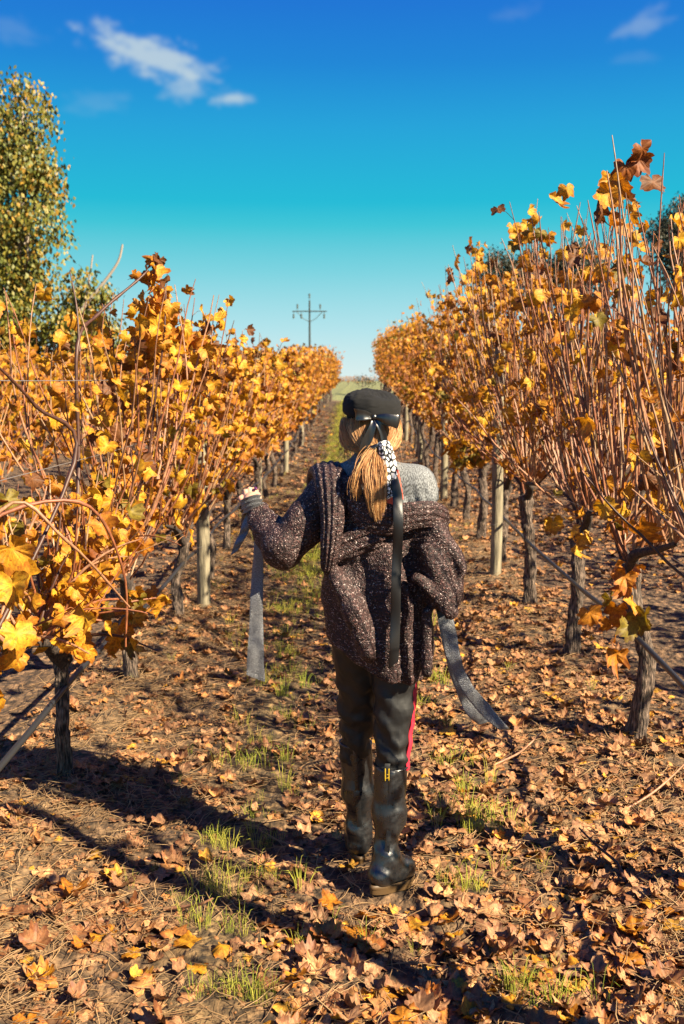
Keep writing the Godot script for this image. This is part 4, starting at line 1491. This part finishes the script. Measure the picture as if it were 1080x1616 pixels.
	f.each(func(p: Vector3, d: float) -> float:
		var y := 0.8
		for i in hem.size() - 1:
			if p.x >= hem[i][0] and p.x < hem[i + 1][0]:
				y = lerpf(hem[i][1], hem[i + 1][1], (p.x - hem[i][0]) / (hem[i + 1][0] - hem[i][0]))
		var e := d
		if p.y < 0.98:
			e = maxf(e, -(d + 0.022))
		var c := y - p.y
		var h := maxf(0.012 - absf(c - e), 0.0) / 0.012
		return maxf(e, c) + h * h * 0.003)
	g = Geo.new()
	f.build(g)
	g.smooth()
	for i in g.v.size():
		var p := g.v[i]
		var d := 0.006 * clod.get_noise_3d(p.x * 13.0, p.y * 9.0, p.z * 13.0)
		# knitted rows, strongest on the sagging upper back
		if p.x > -0.14 and p.x < 0.24 and p.z > -3.2:
			d += 0.0035 * sin((p.y - 0.42 * p.x + 0.5 * p.x * p.x) * 330.0) * smoothstep01(1.1, 1.2, p.y)
		if p.x > 0.05 and p.y < 1.05 and p.z > -3.22:
			d += 0.0018 * sin(p.x * 520.0 + 2.0 * clod.get_noise_3dv(p * 20.0))
		g.v[i] = p + g.n[i] * d
	g.smooth()
	var card := worn("cardigan", g, M.knit, t)
	card.set_meta("label", "chunky dark brown cardigan with pale flecks, slipped off one shoulder")
	# ribbed band over the left shoulder and the sagging collar
	var bands := [
		[[Vector3(-0.115, 1.31, -3.37), Vector3(-0.105, 1.395, -3.345), Vector3(-0.087, 1.425, -3.275), Vector3(-0.075, 1.385, -3.185), Vector3(-0.07, 1.29, -3.142), Vector3(-0.078, 1.19, -3.132), Vector3(-0.09, 1.1, -3.15)], [0.052, 0.056, 0.058, 0.052, 0.04, 0.032, 0.018], [0.026, 0.028, 0.03, 0.03, 0.026, 0.022, 0.012], Vector3(1, 0.1, 0.15), 6],
		[[Vector3(-0.045, 1.41, -3.2), Vector3(-0.005, 1.345, -3.15), Vector3(0.05, 1.3, -3.122), Vector3(0.12, 1.285, -3.115), Vector3(0.19, 1.295, -3.128), Vector3(0.25, 1.292, -3.165), Vector3(0.29, 1.255, -3.235), Vector3(0.28, 1.2, -3.33)], [0.03, 0.05, 0.058, 0.054, 0.046, 0.044, 0.044, 0.04], [0.014, 0.017, 0.018, 0.018, 0.018, 0.02, 0.02, 0.016], Vector3(0.12, 1, 0.12), 6],
	]
	for q in bands:
		var path := spline(q[0], 12)
		var wide := ramp(q[1], path.size())
		var deep := ramp(q[2], path.size())
		var bg := Geo.new()
		var sides := 72
		for i in path.size():
			var tn := (path[mini(i + 1, path.size() - 1)] - path[maxi(i - 1, 0)]).normalized()
			var across: Vector3 = q[3]
			across = (across - tn * across.dot(tn)).normalized()
			var outw := tn.cross(across)
			var fade := minf(1.0, minf(i, path.size() - 1 - i) / 5.0 + 0.25)
			for j in sides:
				var a := TAU * j / sides
				var rib := 1.0 + 0.11 * cos(a * 14.0) * (0.6 + 0.4 * absf(sin(a)))
				rib += 0.05 * clod.get_noise_3d(path[i].x * 60.0 + a, path[i].y * 60.0, path[i].z * 60.0)
				bg.v.append(path[i] + (across * cos(a) * wide[i] + outw * sin(a) * deep[i] * rib) * fade)
				bg.c.append(Color.WHITE)
				bg.uv.append(Vector2.ZERO)
		for i in path.size() - 1:
			for j in sides:
				var a0 := i * sides + j
				var b0 := i * sides + (j + 1) % sides
				bg.idx.append_array(PackedInt32Array([a0, a0 + sides, b0, b0, a0 + sides, b0 + sides]))
		bg.smooth()
		worn("ribbed_collar", bg, M.knit, card, true)
	# ---- trousers
	f = Field.new(Vector3(-0.12, 0.36, -3.5), Vector3(0.26, 0.95, -3.1), 0.008)
	f.cap(Vector3(0.015, 0.86, -3.3), Vector3(0.012, 0.6, -3.36), 0.094, 0.066, 0.015)
	f.cap(Vector3(0.012, 0.6, -3.36), Vector3(0.004, 0.4, -3.4), 0.066, 0.052, 0.02)
	f.cap(Vector3(0.135, 0.86, -3.26), Vector3(0.133, 0.6, -3.235), 0.088, 0.064, 0.015)
	f.cap(Vector3(0.133, 0.6, -3.235), Vector3(0.126, 0.4, -3.22), 0.064, 0.051, 0.02)
	g = Geo.new()
	f.build(g)
	g.smooth()
	for i in g.v.size():
		var p := g.v[i]
		var w := sin(p.y * 70.0 + p.x * 45.0 + 4.0 * clod.get_noise_3d(p.x * 8.0, p.y * 6.0, p.z * 8.0))
		g.v[i] = p + g.n[i] * (0.0055 * w * (0.4 + 0.6 * smoothstep01(0.75, 0.5, p.y)) + 0.006 * clod.get_noise_3dv(p * 10.0))
	g.smooth()
	var tr := worn("trousers", g, M.trouser, t)
	g = Geo.new()
	var rp := spline([Vector3(0.226, 0.8, -3.235), Vector3(0.207, 0.7, -3.222), Vector3(0.201, 0.62, -3.21), Vector3(0.194, 0.56, -3.205), Vector3(0.188, 0.5, -3.2), Vector3(0.181, 0.425, -3.197)], 6)
	for i in rp.size():
		rp[i].x += 0.0022 * sin(i * 0.9)
	for i in rp.size():
		rp[i].x -= 0.004
	g.strip(rp, vramp([Vector3(0.006, 0, -0.006), Vector3(0.0055, 0, -0.005)], rp.size()), 0.006, 2)
	g.smooth()
	worn("side_stripe", g, M.stripe_red, tr, true)
	g = Geo.new()
	for i in rp.size():
		rp[i] += Vector3(0.0035, 0, -0.006)
	g.strip(rp, vramp([Vector3(0.0008, 0, 0.002), Vector3(0.0008, 0, 0.002)], rp.size()), 0.006, 2)
	g.smooth()
	worn("stripe_edge", g, M.stripe_white, tr, true)
	# ---- boots
	boot(t, "boot", "tall black leather boot on the forward foot", Vector3(0.004, 0.447, -3.4), Vector3(0.014, 0.26, -3.405), Vector3(0.02, 0.13, -3.41), Vector3(0.018, 0.062, -3.4), Vector3(0.0, 0.06, -3.56), false, 1)
	boot(t, "boot", "tall black boot on the trailing foot, with a yellow and black heel loop", Vector3(0.126, 0.437, -3.218), Vector3(0.119, 0.27, -3.2), Vector3(0.104, 0.135, -3.168), Vector3(0.09, 0.08, -3.142), Vector3(0.176, 0.056, -3.242), true, 2)
	# ---- hair
	f = Field.new(Vector3(-0.08, 1.44, -3.42), Vector3(0.19, 1.68, -3.14), 0.007)
	f.ell(Vector3(0.052, 1.553, -3.285), Vector3(0.076, 0.07, 0.08), 0.03)
	f.ell(Vector3(0.005, 1.54, -3.255), Vector3(0.04, 0.044, 0.046), 0.03)
	f.ell(Vector3(0.1, 1.545, -3.255), Vector3(0.04, 0.044, 0.046), 0.03)
	f.ell(Vector3(0.055, 1.52, -3.22), Vector3(0.05, 0.042, 0.03), 0.03)
	g = Geo.new()
	f.build(g, Color(0.13, 0.055, 0.022))
	g.smooth()
	var hair := worn("hair", g, M.hair, t)
	g = Geo.new()
	var knot := Vector3(0.068, 1.5, -3.175)
	for i in 1700:
		var a := r.randf_range(-1.9, 1.9)
		var hc := Vector3(0.052, 0, -3.285)
		var rr := 0.0875 + r.randf_range(-0.004, 0.004)
		var s := hc + Vector3(sin(a) * rr, 1.588 + r.randf_range(-0.012, 0.012), cos(a) * rr)
		var drop := r.randf_range(0.015, 0.12) * (0.35 + 0.65 * absf(sin(a * 0.8)))
		var out := 1.0 + 0.28 * absf(sin(a)) * r.randf_range(0.95, 1.2)
		var c1 := hc + Vector3(sin(a) * rr * out * 1.06, 1.588 - drop * 0.8, cos(a) * rr * out + 0.01)
		var c2 := hc + Vector3(sin(a * 0.72) * rr * 0.95, 1.515 - drop * 0.32, cos(a * 0.6) * 0.108)
		strand(g, s, c1, c2, knot + Vector3(r.randfn(0, 0.007), r.randfn(0, 0.007), r.randfn(0, 0.004)), 0.0010, hair_tone(r, a * 0.8))
	worn("swept_strands", g, M.hair, hair, true)
	g = Geo.new()
	for i in 2300:
		var u := r.randf_range(-1.0, 1.0)
		var dep := r.randf_range(-1.0, 1.0) * sqrt(1.0 - u * u * 0.8)
		var s := knot + Vector3(r.randfn(0, 0.009), r.randfn(0, 0.007), r.randfn(0, 0.006))
		var e := Vector3(0.07 + 0.022 * u + r.randfn(0, 0.003), 1.285 + 0.03 * u * u + 0.05 * r.randf() * r.randf() + 0.008 * sin(u * 11.0), -3.105 + 0.014 * dep)
		var c1 := s + Vector3(0.036 * u - 0.004, -0.035, 0.04 + 0.016 * dep)
		var c2 := e + Vector3(0.024 * u - 0.012, 0.1, 0.018 + 0.02 * dep + 0.004 * sin(u * 15.0))
		if i % 5 == 0:
			e = Vector3(0.004 + r.randfn(0, 0.008), 1.37 + r.randfn(0, 0.012), -3.118 + r.randfn(0, 0.006))
			c1 = s + Vector3(-0.03, -0.02, 0.035 + 0.01 * dep)
			c2 = e + Vector3(-0.004 + 0.012 * u, 0.07, 0.014)
		strand(g, s, c1, c2, e, 0.0009, hair_tone(r, u), 11)
	worn("ponytail", g, M.hair, hair, true)
	g = Geo.new()
	for i in 60:
		var s := Vector3(0.052 + r.randf_range(-0.1, 0.1), 1.53, -3.25)
		var e := s + Vector3(r.randfn(0, 0.02), r.randf_range(-0.1, -0.04), r.randf_range(0.0, 0.03))
		strand(g, s, s + Vector3(r.randfn(0, 0.02), -0.03, 0.01), e + Vector3(0, 0.02, 0.01), e, 0.0006, Color(0.4, 0.2, 0.08), 6)
	worn("loose_strands", g, M.hair, hair, true)
	# ---- cap
	g = Geo.new()
	var prof := [[0.0, 1.562], [0.088, 1.564], [0.0905, 1.57], [0.091, 1.602], [0.094, 1.606], [0.104, 1.608], [0.109, 1.616], [0.109, 1.638], [0.105, 1.655], [0.094, 1.669], [0.072, 1.68], [0.04, 1.686], [0.0, 1.687]]
	var fine := []
	for i in prof.size() - 1:
		for k in 4:
			fine.append([lerpf(prof[i][0], prof[i + 1][0], k / 4.0), lerpf(prof[i][1], prof[i + 1][1], k / 4.0)])
	fine.append(prof[prof.size() - 1])
	var tilt := Basis(Vector3.RIGHT, 0.1) * Basis(Vector3.BACK, -0.06)
	for q in fine:
		for j in 64:
			var a := TAU * j / 64.0
			var p := Vector3(cos(a) * q[0] * 0.87, q[1] - 1.6, sin(a) * q[0] * 1.04)
			if q[1] > 1.606:
				var w := smoothstep01(1.606, 1.64, q[1])
				p.y += w * (0.006 * clod.get_noise_2d(p.x * 90.0, p.z * 90.0) - 0.011 * exp(-(pow((p.x - 0.03) / 0.028, 2.0) + pow((p.z - 0.05) / 0.03, 2.0))) + 0.004 * exp(-pow((p.x + 0.03 + p.z * 0.3) / 0.008, 2.0)))
				var out := 1.0 + w * (0.03 * clod.get_noise_2d(a * 12.0, q[1] * 200.0) + 0.012 * cos(a * 8.0))
				p.x *= out
				p.z *= out
			g.v.append(Vector3(0.053, 1.6, -3.29) + tilt * p)
			g.c.append(Color.WHITE)
			g.uv.append(Vector2.ZERO)
	for i in fine.size() - 1:
		for j in 64:
			var a0 := i * 64 + j
			var b0 := i * 64 + (j + 1) % 64
			g.idx.append_array(PackedInt32Array([a0, b0, a0 + 64, b0, b0 + 64, a0 + 64]))
	g.smooth()
	var cap := worn("cap", g, M.felt, t)
	# satin bow at the back of the cap
	var kn := Vector3(0.062, 1.604, -3.182)
	for q in [[-0.056, 0.008, 0.019], [0.07, -0.014, 0.021]]:
		g = Geo.new()
		var e := kn + Vector3(q[0], q[1], 0.004)
		var m := kn.lerp(e, 0.5)
		var loop := spline([kn, m + Vector3(0, 0.002, 0.02), e + Vector3(0, 0, 0.017), e + Vector3(signf(q[0]) * 0.004, 0, 0.002), m + Vector3(0, -0.002, -0.001), kn + Vector3(0, 0, -0.003)], 5)
		g.strip(loop, vramp([Vector3(0, 0.005, 0), Vector3(0, q[2] * 0.8, 0), Vector3(-q[1] * 0.3, q[2], 0), Vector3(-q[1] * 0.3, q[2], 0), Vector3(0, q[2] * 0.8, 0), Vector3(0, 0.005, 0)], loop.size()), 0.0016, 6, 0.003)
		g.smooth()
		worn("bow_loop", g, M.satin, cap, true)
	f = Field.new(kn - Vector3.ONE * 0.02, kn + Vector3.ONE * 0.02, 0.002)
	f.ell(kn + Vector3(0, 0, 0.004), Vector3(0.0085, 0.0095, 0.007), 0.003)
	g = Geo.new()
	f.build(g)
	g.smooth()
	worn("bow_knot", g, M.satin, cap, true)
	for q in [[[kn, kn + Vector3(-0.006, -0.03, 0.012), kn + Vector3(-0.022, -0.072, 0.012), kn + Vector3(-0.034, -0.105, 0.01)], [0.005, 0.012, 0.019, 0.014]], [[kn, kn + Vector3(0.016, -0.025, 0.012), kn + Vector3(0.03, -0.06, 0.012), kn + Vector3(0.034, -0.1, 0.012)], [0.005, 0.009, 0.01, 0.009]]]:
		g = Geo.new()
		var path := spline(q[0], 6)
		var ws := PackedVector3Array()
		for v in ramp(q[1], path.size()):
			ws.append(Vector3(v, v * 0.25, 0))
		g.strip(path, ws, 0.0014, 5, -0.003)
		g.smooth()
		worn("bow_tail", g, M.satin, cap, true)
	# the black tie round the ponytail
	g = Geo.new()
	var ringp := PackedVector3Array()
	for i in 17:
		ringp.append(knot + Vector3(cos(TAU * i / 16.0) * 0.021, 0.004 * sin(TAU * i / 16.0 * 2.0) + 0.012 * sin(TAU * i / 16.0), sin(TAU * i / 16.0) * 0.016 + 0.004))
	g.tube(ringp, ramp([0.0085, 0.0085], 17), 8, Color.WHITE, 1.0, 0.0, 0.0, false)
	worn("hair_tie", g, M.satin, hair, true)
	# printed scarf hanging from the tie, with a red hem
	g = Geo.new()
	var sp := spline([knot + Vector3(0.002, 0.014, 0.022), knot + Vector3(0.022, 0.022, 0.03), knot + Vector3(0.034, -0.015, 0.045), knot + Vector3(0.042, -0.07, 0.06), knot + Vector3(0.05, -0.115, 0.066), knot + Vector3(0.054, -0.14, 0.068)], 7)
	var sw := vramp([Vector3(0.006, 0.012, 0.0), Vector3(0.016, 0.008, 0.002), Vector3(0.024, 0.002, 0.004), Vector3(0.026, 0.003, 0.002), Vector3(0.027, 0.009, 0.0), Vector3(0.027, 0.013, 0.0)], sp.size())
	g.strip(sp, sw, 0.0016, 8, 0.004)
	for i in g.v.size():
		g.v[i].z += 0.003 * sin(g.v[i].x * 260.0 + g.v[i].y * 40.0)
	g.smooth()
	var sc := worn("patterned_scarf", g, M.scarf_print, t)
	g = Geo.new()
	var hp := spline([sp[sp.size() - 1] + Vector3(0.0002, -0.0005, 0.0005), sp[sp.size() - 1] + Vector3(0.002, -0.012, 0.001), sp[sp.size() - 1] + Vector3(0.003, -0.026, 0.001)], 3)
	g.strip(hp, vramp([Vector3(0.028, 0.0135, 0), Vector3(0.028, 0.0145, 0)], hp.size()), 0.0022, 6, 0.004)
	var ep := spline([sp[20] + Vector3(0.024, 0.004, 0.001), sp[28] + Vector3(0.0245, 0.006, 0.001), sp[sp.size() - 1] + Vector3(0.0245, 0.006, 0.001)], 4)
	g.strip(ep, vramp([Vector3(0.004, 0, 0), Vector3(0.005, 0, 0)], ep.size()), 0.003, 2)
	g.smooth()
	worn("scarf_hem", g, M.red_hem, sc, true)
	# long black satin ribbon down the back
	g = Geo.new()
	var lp := spline([knot + Vector3(0.048, -0.06, 0.045), Vector3(0.133, 1.37, -3.095), Vector3(0.136, 1.3, -3.075), Vector3(0.135, 1.2, -3.077), Vector3(0.131, 1.1, -3.08), Vector3(0.13, 1.0, -3.076), Vector3(0.128, 0.9, -3.078), Vector3(0.124, 0.82, -3.076)], 8)
	var lw := PackedVector3Array()
	for i in lp.size():
		lw.append(Vector3(0.0155, 0.0 if i < lp.size() - 2 else 0.014, 0.004 * sin(i * 0.35)))
		lp[i].z += 0.005 * sin(i * 0.42)
	g.strip(lp, lw, 0.0014, 6, 0.002)
	g.smooth()
	var lr := worn("long_ribbon", g, M.satin_dull, t)
	lr.set_meta("label", "long black satin ribbon hanging down the back")

	# ---- the sash held in both hands
	var base := Vector3(-0.33, 0.0, -3.3)
	var sash := thing("sash", "long grey shimmering sash held in both hands, its ends hanging from each", "sash", base)
	var ends := [
		["sash_end", [Vector3(-0.322, 1.285, -3.318), Vector3(-0.318, 1.22, -3.285), Vector3(-0.322, 1.12, -3.278), Vector3(-0.328, 0.98, -3.27), Vector3(-0.332, 0.85, -3.262), Vector3(-0.332, 0.72, -3.255)], [Vector3(0.014, 0, 0.01), Vector3(0.016, 0.002, 0.01), Vector3(0.018, 0, 0.008), Vector3(0.022, 0, 0.004), Vector3(0.026, -0.002, 0.0), Vector3(0.031, -0.012, 0.0)]],
		["sash_end", [Vector3(-0.34, 1.3, -3.35), Vector3(-0.356, 1.26, -3.33), Vector3(-0.372, 1.215, -3.325), Vector3(-0.392, 1.175, -3.32), Vector3(-0.408, 1.14, -3.318)], [Vector3(0.014, 0.01, 0), Vector3(0.019, 0.012, 0.004), Vector3(0.02, 0.012, 0.004), Vector3(0.019, 0.012, 0.003), Vector3(0.012, 0.007, 0.002)]],
		["sash_end", [Vector3(0.286, 1.0, -3.34), Vector3(0.295, 0.97, -3.2), Vector3(0.308, 0.9, -3.16), Vector3(0.325, 0.82, -3.15), Vector3(0.36, 0.74, -3.14), Vector3(0.42, 0.665, -3.125), Vector3(0.485, 0.6, -3.11)], [Vector3(0.02, 0, 0.005), Vector3(0.026, 0, 0.006), Vector3(0.024, 0.003, 0.006), Vector3(0.02, 0.006, 0.007), Vector3(0.016, 0.011, 0.005), Vector3(0.015, 0.015, 0.003), Vector3(0.016, 0.003, 0.0)]],
		["sash_end", [Vector3(0.29, 0.985, -3.3), Vector3(0.305, 0.9, -3.19), Vector3(0.325, 0.8, -3.175), Vector3(0.355, 0.71, -3.175), Vector3(0.385, 0.645, -3.17), Vector3(0.43, 0.6, -3.165)], [Vector3(0.02, 0, 0.005), Vector3(0.022, 0.002, 0.006), Vector3(0.02, 0.008, 0.006), Vector3(0.016, 0.012, 0.004), Vector3(0.017, 0.012, 0.004), Vector3(0.018, 0.008, 0.002)]],
		["sash_middle", [Vector3(-0.335, 1.285, -3.375), Vector3(-0.24, 1.2, -3.33), Vector3(-0.1, 1.22, -3.44), Vector3(0.12, 1.1, -3.46), Vector3(0.285, 1.0, -3.4)], [Vector3(0.0, 0.018, 0.004), Vector3(0, 0.024, 0), Vector3(0, 0.026, 0), Vector3(0, 0.024, 0), Vector3(0, 0.018, 0.004)]],
	]
	for q in ends:
		g = Geo.new()
		var path := spline(q[1], 8)
		var ws := vramp(q[2], path.size())
		for i in path.size():
			path[i].z += 0.004 * sin(i * 0.6)
		g.strip(path, ws, 0.0022, 6, 0.0012)
		for i in g.v.size():
			g.v[i] += Vector3(0.004, 0, 0.006) * clod.get_noise_3d(g.v[i].x * 22.0, g.v[i].y * 9.0, g.v[i].z * 22.0) - base
		g.smooth()
		part(q[0], g.mesh(), M.sash, sash)
	# turns of the sash round the left hand
	g = Geo.new()
	for k in 3:
		var wrap := PackedVector3Array()
		var ww := PackedVector3Array()
		for i in 17:
			var a := TAU * i / 16.0
			wrap.append(Vector3(-0.344 - 0.007 * k, 1.284 + 0.013 * k, -3.343 - 0.006 * k) + Vector3(cos(a) * (0.037 + 0.002 * sin(a * 3.0 + k)), sin(a) * 0.012 + cos(a) * 0.014, sin(a + 0.3) * 0.038) - base)
			ww.append(Vector3(0.003, 0.011, 0.005))
		g.strip(wrap, ww, 0.003, 3, 0.003)
	g.smooth()
	part("hand_wrap", g.mesh(), M.sash, sash)


# ---------------------------------------------------------------- sky
func sky_picture() -> ImageTexture:
	var w := 2048
	var h := 1024
	var im := Image.create(w, h, false, Image.FORMAT_RGBF)
	var stops := [[-90.0, Color(0.1, 0.075, 0.05)], [-2.0, Color(0.3, 0.24, 0.16)], [0.0, Color8(222, 240, 238).srgb_to_linear()], [2.9, Color8(180, 228, 236).srgb_to_linear()], [6.0, Color8(126, 212, 225).srgb_to_linear()], [8.5, Color8(66, 198, 216).srgb_to_linear()], [9.7, Color8(40, 188, 215).srgb_to_linear()], [13.6, Color8(40, 164, 218).srgb_to_linear()], [16.7, Color8(35, 136, 215).srgb_to_linear()], [19.7, Color8(34, 118, 213).srgb_to_linear()], [40.0, Color8(24, 88, 184).srgb_to_linear()], [90.0, Color8(18, 68, 155).srgb_to_linear()]]
	for y in h:
		var e := 90.0 - 180.0 * (y + 0.5) / h
		var col: Color = stops[0][1]
		for i in stops.size() - 1:
			if e >= stops[i][0]:
				var c0: Color = stops[i][1]
				col = c0.lerp(stops[i + 1][1], clampf((e - stops[i][0]) / (stops[i + 1][0] - stops[i][0]), 0.0, 1.0))
		im.fill_rect(Rect2i(0, y, w, 1), col)
	# small wisps of cloud: azimuth (0 is up the path), elevation, half-widths, lean, strength
	var wisps := [[-11.2, 16.9, 4.3, 1.15, -0.22, 1.0], [-9.3, 15.5, 1.6, 0.9, 0.1, 0.5], [-6.9, 15.0, 1.3, 0.45, 0.05, 0.7], [15.2, 18.0, 1.7, 0.75, 0.2, 0.27], [8.5, 19.0, 1.5, 0.5, 0.1, 0.08], [15.0, 16.5, 1.6, 0.4, 0.0, 0.06], [-18.3, 17.6, 1.8, 0.8, -0.2, 0.1], [-14.0, 14.5, 2.5, 0.7, 0.1, 0.1],
		[60.0, 18.0, 5.0, 1.4, 0.2, 0.8], [95.0, 25.0, 4.0, 1.2, -0.1, 0.7], [140.0, 17.0, 5.0, 1.2, 0.1, 0.8], [190.0, 22.0, 4.5, 1.3, -0.2, 0.8], [235.0, 16.0, 4.0, 1.0, 0.2, 0.7], [285.0, 20.0, 5.0, 1.2, 0.0, 0.8], [320.0, 27.0, 3.5, 1.1, 0.1, 0.6]]
	var nz := noise(0.35, 61, 5)
	var per := w / 360.0
	for q in wisps:
		var cx: float = q[0] * per
		var cy: float = (90.0 - q[1]) / 180.0 * h
		var rx: float = q[2] * per * 1.5
		var ry: float = (q[3] * 1.8 + absf(q[4]) * q[2]) * per * 1.2
		for y in range(int(cy - ry), int(cy + ry) + 1):
			for x in range(int(cx - rx), int(cx + rx) + 1):
				var da: float = (x - cx) / per
				var de: float = -(y - cy) / per - q[4] * da
				var n1 := nz.get_noise_2d(da * 1.6 + q[0] * 3.0, de * 4.2)
				var d: float = sqrt(pow(da / q[2], 2.0) + pow(de / q[3], 2.0))
				var a: float = q[5] * smoothstep01(1.0, 0.1, d + n1 * 0.62)
				if a > 0.003:
					var px := posmod(x, w)
					var o := im.get_pixel(px, y)
					im.set_pixel(px, y, o.lerp(Color(0.58, 0.7, 0.74), clampf(a, 0.0, 0.78)))
	return ImageTexture.create_from_image(im)


func _ready() -> void:
	rng.seed = 1
	clod.seed = 7
	clod.frequency = 1.0
	clod.fractal_octaves = 3
	broad.seed = 8
	broad.frequency = 0.35
	broad.fractal_octaves = 3
	# camera
	var cam := Camera3D.new()
	cam.name = "camera"
	cam.fov = 54.42
	cam.near = 0.05
	cam.far = 3000.0
	cam.position = Vector3(0, 1.72, 0)
	cam.rotation = Vector3(-atan(208.0 / 1571.0), 20.0 / 1571.0, 0)
	var lens := CameraAttributesPhysical.new()
	lens.frustum_focal_length = 12.0 / tan(deg_to_rad(54.42 / 2.0))
	lens.frustum_near = 0.05
	lens.frustum_far = 3000.0
	lens.frustum_focus_distance = 3.5
	lens.exposure_aperture = 3.2
	cam.attributes = lens
	add_child(cam)
	cam.make_current()
	# sky, exposure
	var env := Environment.new()
	env.background_mode = Environment.BG_SKY
	var sky := Sky.new()
	var pano := PanoramaSkyMaterial.new()
	pano.panorama = sky_picture()
	sky.sky_material = pano
	env.sky = sky
	env.tonemap_mode = Environment.TONE_MAPPER_LINEAR
	env.tonemap_exposure = 3.2
	env.background_energy_multiplier = 1.0 / 3.2
	env.sdfgi_enabled = true
	env.ssao_enabled = true
	env.ssil_enabled = true
	var we := WorldEnvironment.new()
	we.name = "surroundings"
	we.environment = env
	add_child(we)
	# the sun, from the right and behind the camera
	var sun := DirectionalLight3D.new()
	sun.name = "sun"
	sun.light_color = Color(1.0, 0.93, 0.8)
	sun.light_energy = 1.6
	sun.light_angular_distance = 0.5
	sun.shadow_enabled = true
	add_child(sun)
	var el := deg_to_rad(36.0)
	var az := deg_to_rad(34.0)
	sun.look_at_from_position(Vector3.ZERO, -Vector3(cos(az) * cos(el), sin(el), sin(az) * cos(el)))
	build_materials()
	build_leaves()
	build_ground()
	build_trellis()
	build_rows()
	build_trees()
	build_person()
